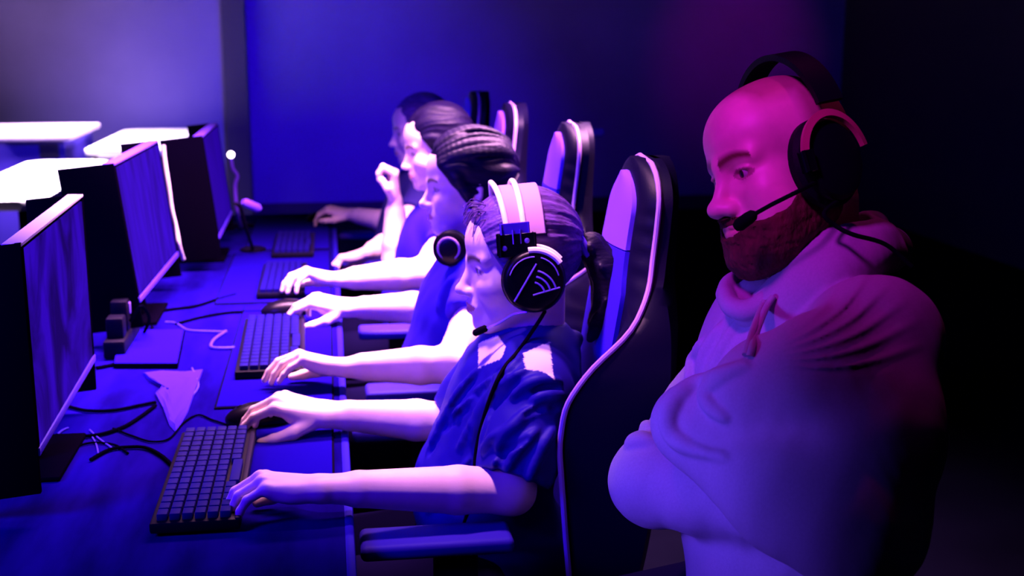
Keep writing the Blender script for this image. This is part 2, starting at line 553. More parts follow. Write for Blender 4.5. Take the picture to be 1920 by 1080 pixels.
def inside_poly(P, poly):
    """which points fall, seen from the camera, inside a photo outline"""
    s, c = math.sin, math.cos
    z = P[:, 2] - EYE; x, y = P[:, 0], P[:, 1]
    f = x * s(YAW) * c(PITCH) + y * c(YAW) * c(PITCH) - z * s(PITCH)
    r = x * c(YAW) - y * s(YAW); u = x * s(YAW) * s(PITCH) + y * c(YAW) * s(PITCH) + z * c(PITCH)
    px, py = 960 + FPX * r / f, 540 - FPX * u / f
    ins = np.zeros(len(P), bool); n = len(poly)
    for i in range(n):
        (x0, y0), (x1, y1) = poly[i], poly[(i + 1) % n]
        k = ((y0 > py) != (y1 > py)) & (px < (x1 - x0) * (py - y0) / (y1 - y0 + 1e-9) + x0)
        ins ^= k
    return ins


def folds(F, t0, t1, lines, amp=.007, k=.012, sub=False, out=0.0):
    """cloth folds laid along lines of the garment"""
    base = F.like(); base.d = F.d.copy()
    for ln in lines:
        r = amp; pts = ln
        if isinstance(ln, tuple): r, pts = ln
        H = [base.hit(px, py, t0, t1) for px, py in spline(pts, 5)]
        H = [h - nrm(h - V(0, 0, EYE)) * out * r for h in H if h is not None]
        H2 = []
        for h in H:
            if H2 and np.linalg.norm(h - H2[-1]) > .05: break
            H2.append(h)
        if len(H2) < 2: continue
        n = len(H2); rad_ = [r * (.35 + .65 * math.sin(math.pi * (i + .5) / n)) for i in range(n)]
        if sub: F.chain(H2, rad_, k, 'sub')
        else: F.chain(H2, rad_, k)


def face_paint(fr, lips=(.80, .50, .50), brow=(.25, .18, .15), brow_w=1.0, extra=None):
    def fn(P):
        q = fr.inv(P); c = np.ones((len(P), 3)); x, y, z = q[:, 0], np.abs(q[:, 1]), q[:, 2]
        front = x > .055
        t = np.clip((y - .010) / .042, 0, 1); zc = .0165 + .007 * np.sin(t * 2.4) - .003 * t
        w = np.clip(1.25 - np.abs(z - zc) / (.0052 * brow_w * (1 - .45 * t)), 0, 1) * (y > .009) * (y < .053) * front
        c = c * (1 - w[:, None]) + w[:, None] * np.array(brow)
        m = (((y / .027) ** 2 + ((z + .0695) / .0088) ** 2) < 1) & (x > .078)
        c[m] *= np.array(lips)
        eye_shade = (((y - .0335) / .0165) ** 2 + ((z + .0025) / .0075) ** 2 < 1) & (x > .06)
        c[eye_shade] *= np.array([.50, .42, .44])  # shade of the eye sockets put into the skin colour
        if extra: c = extra(q, c)
        return c
    return fn


def hair_cap(F, fr, c, r, front, n, nape=-.05, groove=(.0014, 46), lift=None):
    s = fr.sc
    F.ell(fr.w(*c), V(*r) * s, fr.R, 0)
    if lift: F.ell(fr.w(*lift[0]), V(*lift[1]) * s, fr.R, .03)
    lx, ly, lz = lgrid(F, fr)
    phi = np.arctan2(ly, lz - .02); g = np.sin(phi * groove[1] + 2.5 * np.sin(lx * 40) + 3 * np.sin(phi * 7))
    g2 = np.sin(phi * groove[1] * .37 + 1.3 + 1.5 * np.sin(lx * 22))
    F.d += (groove[0] * (g * .6 + g2)).astype(f32)
    q = (lx - f32(front[0])) * f32(n[0]) + (lz - f32(front[1])) * f32(n[1]) - .004 * np.sin(ly * 120)
    F.d = np.maximum(F.d, q)
    F.d = np.maximum(F.d, f32(nape) - lz + .5 * np.maximum(lx + .02, 0))
    return F


def trousers(parent, pel, knees, name='trousers', mt='denim'):
    lo = np.minimum(pel, np.min(knees, 0)) - V(.3, .25, .75); hi = np.maximum(pel, np.max(knees, 0)) + V(.3, .25, .2); lo[2] = .0
    F = Field(lo, hi, .011)
    F.ell(pel, V(.15, .18, .12), None, .03)
    for sd, k in zip((-1, 1), knees):
        hip = pel + V(-.02, sd * .09, -.01)
        F.cap(hip, k, .088, .062, .03); F.cap(k, k + V(.05, 0, -.40), .06, .048, .02)
    o = solid(name, F, M[mt], parent, it=2)
    for k in knees:
        G = Field(k + V(-.25, -.1, -.55), k + V(.2, .1, -.3), .007); f = k + V(.05, 0, 0); f[2] = .05
        G.cap(f + V(.02, 0, .01), f + V(-.14, 0, -.005), .045, .04, .01); G.cut(f + V(0, 0, -.045), (0, 0, -1), .4)
        solid('shoe', G, M['black_rubber'], parent, it=2)


def torso(F, N, SL, SR, chest, cr, belly, br, pel, grow=0.0, k=.04):
    g = grow; N, SL, SR, chest, belly, pel = map(np.asarray, (N, SL, SR, chest, belly, pel))
    ax = nrm(N - belly); y = nrm(SR - SL); y = nrm(y - ax * (y @ ax)); R = np.column_stack([np.cross(y, ax), y, ax])
    F.ell(chest, V(*cr) + g, R, 0); F.ell(belly, V(*br) + g, R, k); F.ell(pel, V(.13, .17, .12) + g, None, k)
    m = (SL + SR) / 2
    F.chain([SL, (SL + N) / 2 + ax * -.015, (SR + N) / 2 + ax * -.015, SR], [.052 + g, .058 + g, .058 + g, .052 + g], k)
    F.cap(N - ax * .06, N - ax * .01, .075 + g, .060 + g, k)


def P1():
    R = Rz(rad(180)) @ Ry(rad(4)); fr = Frame(atY(980, 491, 2.10), R, 1.0, .97)
    N = atY(1012, 650, 2.10); SL = atY(1003, 742, 1.93); SR = atY(925, 690, 2.27)
    chest = atY(955, 760, 2.10); belly = atY(905, 905, 2.10); pel = V(.30, 2.10, .56)
    eL = V(.275, 1.86, .772); wL = V(-.03, 1.84, .800)
    hL = Frame(wL, basis((-1, .12, .12), (0, .1, 1)), 1, -1)
    eR = atY(846, 792, 2.28); wR = atY(606, 776, 2.255)
    hR = Frame(wR, basis((-1, .06, .30), (0, -.30, 1)), 1, 1)
    cr, br = (.108, .150, .165), (.118, .150, .150)
    F = Field((-.25, 1.66, .42), (.56, 2.52, 1.24), .0027)
    torso(F, N, SL, SR, chest, cr, belly, br, pel, -.016)
    arm(F, SL, eL, wL, hL, r=(.044, .040, .036, .039, .026)); arm(F, SR, eR, wR, hR, r=(.044, .040, .036, .040, .026))
    hand(F, hL, [(38, 30, 15)] * 3 + [(36, 28, 15)], thumb=[(.022, .024, -.010), (.050, .042, -.022), (.078, .048, -.036), (.100, .044, -.046)])
    hand(F, hR, [(40, 22, 10), (44, 26, 12), (50, 30, 14), (56, 34, 16)], spread=(.12, .03, -.06, -.15),
         thumb=[(.020, .024, -.012), (.046, .048, -.026), (.076, .060, -.042), (.098, .062, -.054)])
    head(F, fr, N - V(.01, 0, .03), nr=(.050, .054), male=.25, lips=1.15)
    o = solid('person', F, M['skin'], None, face_paint(fr, lips=(.62, .30, .34), brow=(.10, .07, .07), brow_w=1.7), 1, origin=(.3, 2.1, .45))
    tag(o, 'player nearest the desk front, in navy jersey with ponytail and headset, hand on a mouse', 'person', 'players seated along the desk')
    eyes(fr, o, M['iris'])
    # shirt
    S = Field((.02, 1.70, .44), (.56, 2.45, 1.06), .0033)
    torso(S, N, SL, SR, chest, cr, belly, br, pel, .006)
    S.chain([SL, SL + (eL - SL) * .5, eL], [.060, .064, .062], .03)
    S.cut(SL + (eL - SL) * .88, eL - SL, .10)
    S.chain([SR, SR + (eR - SR) * .5, SR + (eR - SR) * .98], [.056, .056, .054], .03)
    S.cut(SR + (eR - SR) * .86, eR - SR, .09)
    folds(S, 1.6, 2.6, [[(966, 679), (900, 740), (815, 806)], [(978, 667), (942, 706), (889, 733)],
                        [(984, 694), (933, 730), (895, 804)], [(950, 700), (905, 760), (860, 840)], [(900, 690), (860, 740), (815, 830)],
                        [(978, 795), (924, 821), (904, 848)], [(1007, 806), (966, 848), (950, 880)], [(1052, 740), (1025, 742), (1000, 752)],
                        [(1050, 715), (1015, 712), (985, 722), (960, 745)], [(1040, 800), (1010, 850), (990, 900)], [(985, 900), (930, 930), (870, 940)],
                        [(880, 860), (840, 920), (800, 960)], [(940, 860), (890, 930), (850, 1000)],
                        [(1030, 765), (990, 775), (955, 805), (930, 840)], [(870, 720), (835, 780), (800, 850)], [(930, 720), (900, 775), (885, 830)]], .0075, .007, False, .25)
    folds(S, 1.6, 2.6, [[(975, 715), (925, 765), (900, 830)], [(940, 690), (880, 755), (835, 810)], [(1045, 765), (1015, 766), (985, 780)],
                        [(990, 820), (945, 850), (930, 890)], [(890, 710), (850, 765), (805, 850)], [(1048, 728), (1020, 728), (1000, 735)]], .0055, .006, True)
    S.chain([fr.w(*p) for p in [(-.012, .062, -.165), (-.055, .05, -.155), (-.085, 0, -.15), (-.055, -.05, -.155), (-.012, -.062, -.165)]], .013, .008)
    lx, ly, lz = [a for a in S.coords()]
    S.d += (.0016 * wobble(lx, ly, lz, 55, 3)).astype(f32)
    nk = nrm(V(-.35, 0, 1)); S.cap(N + nk * -.02, N + nk * .16, .052, .060, .004, 'sub')
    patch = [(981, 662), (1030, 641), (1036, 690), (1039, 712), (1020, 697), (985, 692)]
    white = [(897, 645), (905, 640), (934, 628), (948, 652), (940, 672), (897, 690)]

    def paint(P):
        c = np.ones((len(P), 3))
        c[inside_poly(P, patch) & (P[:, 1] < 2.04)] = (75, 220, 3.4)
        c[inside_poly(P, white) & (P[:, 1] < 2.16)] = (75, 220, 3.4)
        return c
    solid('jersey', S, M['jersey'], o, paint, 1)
    # hair with ponytail
    H = Field(fr.o - V(.16, .13, .16), fr.o + V(.24, .13, .17), .0024)
    hair_cap(H, fr, (-.006, 0, .034), (.105, .090, .100), (.080, .075), nrm((.87, -.49)), -.05, (.0016, 52))
    solid('hair', H, M['hair_light'], o, it=1)
    T = Field(fr.o - V(.05, .11, .28), fr.o + V(.26, .11, .12), .0026)
    T.chain([fr.w(*p) for p in [(-.098, .01, .022), (-.122, .018, .018), (-.142, .026, -.018), (-.146, .032, -.068), (-.128, .038, -.112), (-.104, .044, -.142)]], [.018, .022, .028, .028, .020, .006], .015)
    lx, ly, lz = lgrid(T, fr); T.d += (.0022 * np.sin(ly * 420 + 3 * np.sin(lz * 26) + lx * 190)).astype(f32)
    solid('ponytail', T, M['hair_dark'], o, it=1)
    mb = MB(); mb.tube([fr.w(-.106 + .010 * math.sin(a), .012 + .024 * math.cos(a), .022 + .024 * math.sin(a)) for a in np.linspace(0, 6.28, 20)[:-1]], .0075, 8, closed=True)
    mb.build('hair_tie', M['insert'], o)
    mb = MB()
    for i in range(26):
        a = random.uniform(-1, 1); y = .055 * a; z0 = .085 - .035 * a * a + random.uniform(-.006, .012); x0 = .078 - .02 * a * a
        p = [(x0 - .02, y, z0 + .014), (x0 + .006, y + random.uniform(-.012, .012), z0 + .016 + random.uniform(0, .012)), (x0 + .020, y + random.uniform(-.02, .02), z0 + random.uniform(-.012, .014))]
        mb.tube(spline([fr.w(*q) for q in p], 4), .0009, 5)
    mb.build('loose_fringe', M['hair_light'], o)
    trousers(o, V(.27, 2.10, .545), [V(-.14, 2.0, .53), V(-.14, 2.2, .53)])
    return fr, o, S


def headset_big(fr, S):
    """over-ear headset with twin white rods, hinge blocks and a boom microphone"""
    t = thing('headset', fr.w(-.01, 0, .14), 'big black headset with two white metal rods, worn by the ponytailed player', 'headset', 'headsets')
    def arch(x, rz, ry, x1): return [fr.w(x + (x1 - x) * abs(math.cos(a)), ry * math.cos(a), .012 + rz * math.sin(a)) for a in np.linspace(.24, math.pi - .24, 40)]
    for x, x1 in ((.046, .034), (.008, .006)):
        mb = MB(); mb.tube(arch(x, .132, .101, x1), .0052, 10); mb.build('headband_rod', M['white_metal'], t)
    mb = MB(); P = []
    for a in np.linspace(.42, math.pi - .42, 30):
        row = []
        for dx, e in ((-.036, 0), (-.034, .003), (.030, .003), (.032, 0), (.030, -.001), (-.034, -.001)):
            row.append(fr.w(.002 + dx + .004 * abs(math.cos(a)), (.1005 + e) * math.cos(a), .014 + (.121 + e) * math.sin(a)))
        P.append(row)
    vs = mb.grid(P, True); mb.bm.faces.new(vs[0]); mb.bm.faces.new(vs[-1][::-1])
    mb.build('head_strap', M['strap'], t, label='pale head strap')
    for sd in (1, -1):
        mb = MB(); mb.box(fr.w(.022, sd * .098, .050), (.058, .016, .030), fr.R, .004)
        h = mb.build('hinge_block', M['black_plastic'], t)
        mb = MB(); mb.box(fr.w(.024, sd * .102, .078), (.046, .006, .014), fr.R, .002); mb.box(fr.w(.022, sd * .103, .064), (.012, .006, .02), fr.R, .002)
        mb.build('rod_clamp', M['insert'], h)
        if sd == 1:
            for dx, dz in ((-.017, .054), (.022, .044)): MB().lathe(fr.w(.022 + dx, sd * .105, dz + .002), fr.R[:, 1] * sd, [(.0045, 0), (.0045, .002), (.003, .003)], 14).build('bolt', M['violet_line'], h)
        c = fr.w(-.004, sd * .083, -.016); ax = fr.R @ nrm(V(.10, sd, .10))
        mb = MB(); mb.lathe(c, ax, [(.030, -.004), (.046, -.003), (.054, .004), (.055, .012), (.050, .018), (.030, .019)], 40)
        cup_pad = mb.build('ear_pad', M['pad_leather'], t)
        mb = MB(); mb.lathe(c, ax, [(.030, .016), (.051, .017), (.053, .022), (.053, .030), (.049, .036), (.044, .0385), (.020, .0385)], 44)
        cup = mb.build('ear_cup', M['black_gloss'], t)
        u = nrm(fr.R[:, 0] - ax * (fr.R[:, 0] @ ax)); v = nrm(np.cross(ax, u)); v = v if v[2] > 0 else -v
        q = lambda a, r, h=.0395: c + ax * h + (u * math.cos(a) + v * math.sin(a)) * r
        pq = lambda x, y: c + ax * .0395 + u * x + v * y
        MB().tube([pq(-.006, .030), pq(.036, -.030)], .0017, 6).build('slash_mark', M['violet_line'], cup)
        for r in (.022, .032, .042):
            MB().tube([pq(.006 + r * math.cos(rad(a)), -.022 + r * math.sin(rad(a))) for a in range(108, 172, 5)], .0017, 6).build('arc_mark', M['violet_line'], cup)
        MB().tube([pq(.004, -.022), pq(-.042, -.013)], .0015, 6).build('base_mark', M['violet_line'], cup)
        MB().tube([q(rad(a), .042) for a in range(20, 96, 5)], .0012, 6).build('rim_line', M['violet_line'], cup)
        MB().tube([q(rad(a), .042) for a in range(110, 172, 5)], .0012, 6).build('rim_line', M['violet_line'], cup)
        mb = MB(); mb.tube([q(rad(a), .0530, .034) for a in range(84, 150, 5)], .0055, 8); mb.tube([q(rad(a), .0575, .022) for a in range(80, 150, 5)], .0050, 8)  # white strips stand in for the bright highlight on the cup
        mb.build('shoulder_trim', M['white_metal'], cup, label='bright metal trim')
    b0 = fr.w(.012, .098, -.068); tip = atY(905, 618, 2.03)
    mb = MB(); mb.tube(spline([b0, atY(962, 590, 2.015), atY(935, 606, 2.02), tip], 6), .0024, 8); mb.build('microphone_boom', M['steel'], t)
    mb = MB(); d = nrm(tip - atY(945, 600, 2.015)); mb.lathe(tip - d * .006, d, [(.003, -.003), (.0062, 0), (.0066, .012), (.006, .022), (.003, .025)], 16); mb.build('microphone', M['black_rubber'], t)
    pts = []
    for px, py in [(985, 640), (966, 665), (945, 690), (925, 730), (905, 790), (892, 850), (885, 930), (860, 1010)]:
        h = S.hit(px, py, 1.6, 2.6)
        if h is not None: pts.append(h - nrm(ray(px, py)) * .004)
    mb = MB(); mb.tube(spline([fr.w(-.018, .100, -.070), atY(1012, 600, 1.985)] + pts, 6), .0034, 8); mb.build('cable', M['black_rubber'], t)


def P2():
    R = Rz(rad(181)) @ Ry(rad(4)); fr = Frame(atY(878, 345, 2.95), R, 1.0, .97)
    N = atY(905, 470, 2.95); SL = atY(905, 558, 2.72); SR = atY(868, 520, 3.12)
    chest = atY(865, 580, 2.95); belly = atY(835, 700, 2.95); pel = V(.30, 2.95, .56)
    eL = atY(846, 684, 2.56); wL = atY(640, 689, 2.56)
    hL = Frame(wL, basis((-1, .10, .26), (0, .25, 1)), 1, -1)
    eR = atY(822, 577, 3.10); wR = atY(650, 577, 3.16)
    hR = Frame(wR, basis((-1, .06, .25), (0, -.30, 1)), 1, 1)
    cr, br = (.108, .155, .165), (.118, .150, .150)
    F = Field((-.25, 2.46, .44), (.56, 3.36, 1.30), .003)
    torso(F, N, SL, SR, chest, cr, belly, br, pel, -.016)
    arm(F, SL, eL, wL, hL, r=(.046, .042, .038, .042, .027)); arm(F, SR, eR, wR, hR, r=(.044, .040, .036, .042, .027))
    hand(F, hL, [(30, 28, 15), (34, 26, 15), (38, 28, 15), (44, 16, 10)], thumb=[(.022, .024, -.010), (.050, .042, -.022), (.078, .048, -.036), (.100, .044, -.046)])
    hand(F, hR, [(36, 22, 10), (42, 26, 12), (50, 30, 14), (56, 34, 16)],
         thumb=[(.020, .024, -.012), (.046, .048, -.026), (.076, .060, -.040), (.098, .062, -.050)])
    head(F, fr, N - V(.01, 0, .03), nr=(.054, .058), male=.8)
    o = solid('person', F, M['skin'], None, face_paint(fr, brow=(.15, .12, .1), brow_w=1.3), 1, origin=(.3, 2.95, .45))
    tag(o, 'second player from the front, dark swept-back hair, left hand on the keyboard', 'person', 'players seated along the desk')
    eyes(fr, o, M['iris'])
    S = Field((.02, 2.50, .44), (.56, 3.36, 1.10), .0042)
    torso(S, N, SL, SR, chest, cr, belly, br, pel, .006)
    S.cap(SL, SL + (eL - SL) * .55, .060, .058, .03); S.cut(SL + (eL - SL) * .36, eL - SL, .10)
    S.chain([SR, SR + (eR - SR) * .5, SR + (eR - SR) * .98], [.058, .060, .058], .03); S.cut(SR + (eR - SR) * .90, eR - SR, .09)
    folds(S, 2.4, 3.6, [[(850, 520), (835, 550), (825, 580)], [(862, 530), (850, 570), (838, 600)]], .010, .015)
    nk = nrm(V(-.35, 0, 1)); S.cap(N + nk * -.02, N + nk * .16, .056, .062, .004, 'sub')
    lx, ly, lz = S.coords(); S.d += (.002 * wobble(lx, ly, lz, 50, 5)).astype(f32)
    solid('shirt', S, M['tee'], o, it=1)
    H = Field(fr.o - V(.17, .14, .16), fr.o + V(.20, .14, .19), .0028)
    hair_cap(H, fr, (-.014, 0, .034), (.110, .087, .100), (.072, .066), nrm((.84, -.54)), -.092, (.0040, 21))
    H.chain([fr.w(*p) for p in [(.058, .052, .058), (.034, .074, .022), (.016, .080, -.010), (.008, .081, -.046)]], [.018, .014, .010, .005], .015)
    H.chain([fr.w(*p) for p in [(.055, -.055, .055), (.030, -.078, .018), (.012, -.084, -.020)]], [.022, .018, .008], .02)
    for i in range(22):                                                # swept-back locks lying on the crown
        ph = rad(random.uniform(15, 165)); r = lambda x: math.sqrt(max(1 - ((x + .014) / .110) ** 2, .02)) * (1.0 + random.uniform(-.01, .03))
        H.chain(spline([fr.w(x, .087 * r(x) * math.cos(ph + .25 * k), .034 + .100 * r(x) * math.sin(ph + .25 * k)) for k, x in ((0, .070), (.1, .035), (.3, -.02), (.6, -.075), (.8, -.105))], 4), .0065, .005)
    solid('hair', H, M['hair_dark'], o, it=1)
    trousers(o, V(.27, 2.95, .545), [V(-.14, 2.85, .53), V(-.14, 3.05, .53)])
    # headphones resting round the neck
    t = thing('headphones', atY(846, 468, 2.83), 'black headphones hung round the neck of the second player', 'headphones', 'headsets')
    for sd, c in ((1, atY(845, 466, 2.835)), (-1, atY(842, 462, 3.05))):
        ax = nrm(V(-.35, -.9 * sd, .1))
        mb = MB(); mb.lathe(c, ax, [(.020, -.022), (.040, -.020), (.044, -.010), (.040, -.002), (.024, 0)], 32); mb.build('ear_pad', M['pad_leather'], t)
        mb = MB(); mb.lathe(c, ax, [(.030, -.004), (.041, 0), (.041, .012), (.034, .018), (.012, .019)], 32); e = mb.build('ear_cup', M['black_gloss'], t)
        mb = MB(); mb.tube([c + ax * .018 + (nrm(np.cross(ax, V(0, 0, 1))) * math.cos(a) + V(0, 0, 1) * math.sin(a)) * .026 for a in np.linspace(0, 6.28, 26)[:-1]], .0028, 7, closed=True); mb.build('cup_ring', M['strap'], e)
    mb = MB(); mb.tube(spline([atY(850, 452, 2.835), atY(880, 470, 2.83), atY(935, 480, 2.87), atY(950, 470, 2.95), atY(935, 462, 3.03), atY(880, 455, 3.05), atY(850, 448, 3.05)], 8), .006, 8)
    mb.build('headband', M['black_plastic'], t)
    return fr, o


def P3():
    R = Rz(rad(183)) @ Ry(rad(10)); fr = Frame(atY(822, 276, 3.72), R, 1.0, .97)
    N = atY(840, 385, 3.74); SL = atY(842, 452, 3.56); SR = atY(808, 425, 3.93)
    chest = atY(810, 470, 3.75); belly = atY(790, 560, 3.75); pel = V(.30, 3.75, .56)
    eL = atY(797, 512, 3.44); wL = atY(634, 524, 3.46)
    hL = Frame(wL, basis((-1, .10, .24), (0, .25, 1)), 1, -1)
    eR = atY(741, 492, 3.76); wR = atY(741, 375, 3.79)
    hR = Frame(wR, basis((-.05, -.1, 1), (1, 0, .1)), .95, 1)
    cr, br = (.108, .155, .165), (.118, .150, .150)
    F = Field((-.22, 3.32, .44), (.56, 4.14, 1.30), .0034)
    torso(F, N, SL, SR, chest, cr, belly, br, pel, -.016)
    arm(F, SL, eL, wL, hL, r=(.050, .048, .042, .046, .030)); arm(F, SR, eR, wR, hR, r=(.046, .042, .038, .042, .029))
    hand(F, hL, [(30, 30, 20), (34, 30, 20), (40, 30, 20), (46, 30, 20)])
    hand(F, hR, [(55, 80, 40), (60, 85, 40), (62, 85, 40), (64, 80, 40)], thumb=[(.022, .024, -.010), (.050, .040, -.024), (.074, .030, -.040), (.088, .014, -.046)])
    head(F, fr, N - V(.01, 0, .03), male=.8)
    o = solid('person', F, M['skin'], None, face_paint(fr, brow=(.2, .15, .12), brow_w=1.3), 1, origin=(.3, 3.75, .45))
    tag(o, 'third player from the front, resting the chin on a raised fist', 'person', 'players seated along the desk')
    eyes(fr, o, M['iris'])
    S = Field((.0, 3.34, .44), (.56, 4.14, 1.10), .0055)
    torso(S, N, SL, SR, chest, cr, belly, br, pel, .006)
    S.cap(SL, SL + (eL - SL) * .5, .060, .058, .03); S.cut(SL + (eL - SL) * .30, eL - SL, .09)
    S.chain([SR, SR + (eR - SR) * .5, SR + (eR - SR) * .8], [.058, .062, .058], .03); S.cut(SR + (eR - SR) * .6, eR - SR, .08)
    nk = nrm(V(-.35, 0, 1)); S.cap(N + nk * -.02, N + nk * .16, .056, .062, .004, 'sub')
    solid('shirt', S, M['tee'], o, it=1)
    H = Field(fr.o - V(.17, .14, .16), fr.o + V(.20, .14, .19), .0034)
    hair_cap(H, fr, (-.012, 0, .040), (.104, .086, .096), (.066, .072), nrm((.86, -.5)), -.055, (.0024, 30))
    solid('hair', H, M['hair_dark'], o, it=1)
    trousers(o, V(.27, 3.75, .545), [V(-.14, 3.65, .53), V(-.14, 3.85, .53)])


def P4():
    R = Rz(rad(180)) @ Ry(rad(6)); fr = Frame(V(.335, 4.47, 1.15), R, 1.0, .97)
    N = V(.36, 4.47, .98); SL = V(.33, 4.29, .93); SR = V(.31, 4.65, .93)
    chest = V(.30, 4.47, .84); belly = V(.27, 4.47, .70); pel = V(.30, 4.47, .56)
    eL = atY(735, 462, 4.02); wL = atY(697, 474, 3.97); wL = atY(690, 474, 4.0)
    hL = Frame(wL, basis((-1, .2, -.25), (0, .25, 1)), 1, -1)
    eR = atY(738, 418, 4.60); wR = atY(658, 402, 4.78)
    hR = Frame(wR, basis((-1, .35, .2), (0, -.2, 1)), 1, 1)
    cr, br = (.108, .155, .165), (.118, .150, .150)
    F = Field((-.25, 3.88, .44), (.56, 5.0, 1.30), .0042)
    torso(F, N, SL, SR, chest, cr, belly, br, pel, -.016)
    eL = V(.20, 4.10, .80)
    arm(F, SL, eL, wL, hL, r=(.046, .044, .038, .042, .029)); arm(F, SR, eR, wR, hR, r=(.046, .044, .038, .042, .029))
    hand(F, hL, [(30, 30, 20), (34, 30, 20), (40, 30, 20), (46, 30, 20)])
    hand(F, hR, [(40, 30, 20), (44, 30, 20), (48, 30, 20), (52, 30, 20)])
    head(F, fr, N - V(.01, 0, .03), male=.8)
    o = solid('person', F, M['skin'], None, face_paint(fr), 1, origin=(.3, 4.47, .45))
    tag(o, 'farthest player, mostly hidden behind the others, arm stretched out along the desk end', 'person', 'players seated along the desk')
    eyes(fr, o, M['iris'])
    S = Field((.02, 4.0, .44), (.56, 4.9, 1.10), .0065)
    torso(S, N, SL, SR, chest, cr, belly, br, pel, .008)
    S.cap(SL, SL + (eL - SL) * .5, .060, .058, .03); S.cut(SL + (eL - SL) * .4, eL - SL, .09)
    S.cap(SR, SR + (eR - SR) * .5, .060, .058, .03); S.cut(SR + (eR - SR) * .4, eR - SR, .09)
    nk = nrm(V(-.35, 0, 1)); S.cap(N + nk * -.02, N + nk * .16, .056, .062, .004, 'sub')
    solid('shirt', S, M['tee_dark'], o, it=1)
    H = Field(fr.o - V(.17, .14, .16), fr.o + V(.20, .14, .19), .0042)
    hair_cap(H, fr, (-.012, 0, .040), (.104, .086, .096), (.066, .072), nrm((.86, -.5)), -.055, (.0024, 30))
    solid('hair', H, M['hair_light'], o, it=1)
    trousers(o, V(.27, 4.47, .545), [V(-.14, 4.37, .53), V(-.14, 4.57, .53)])


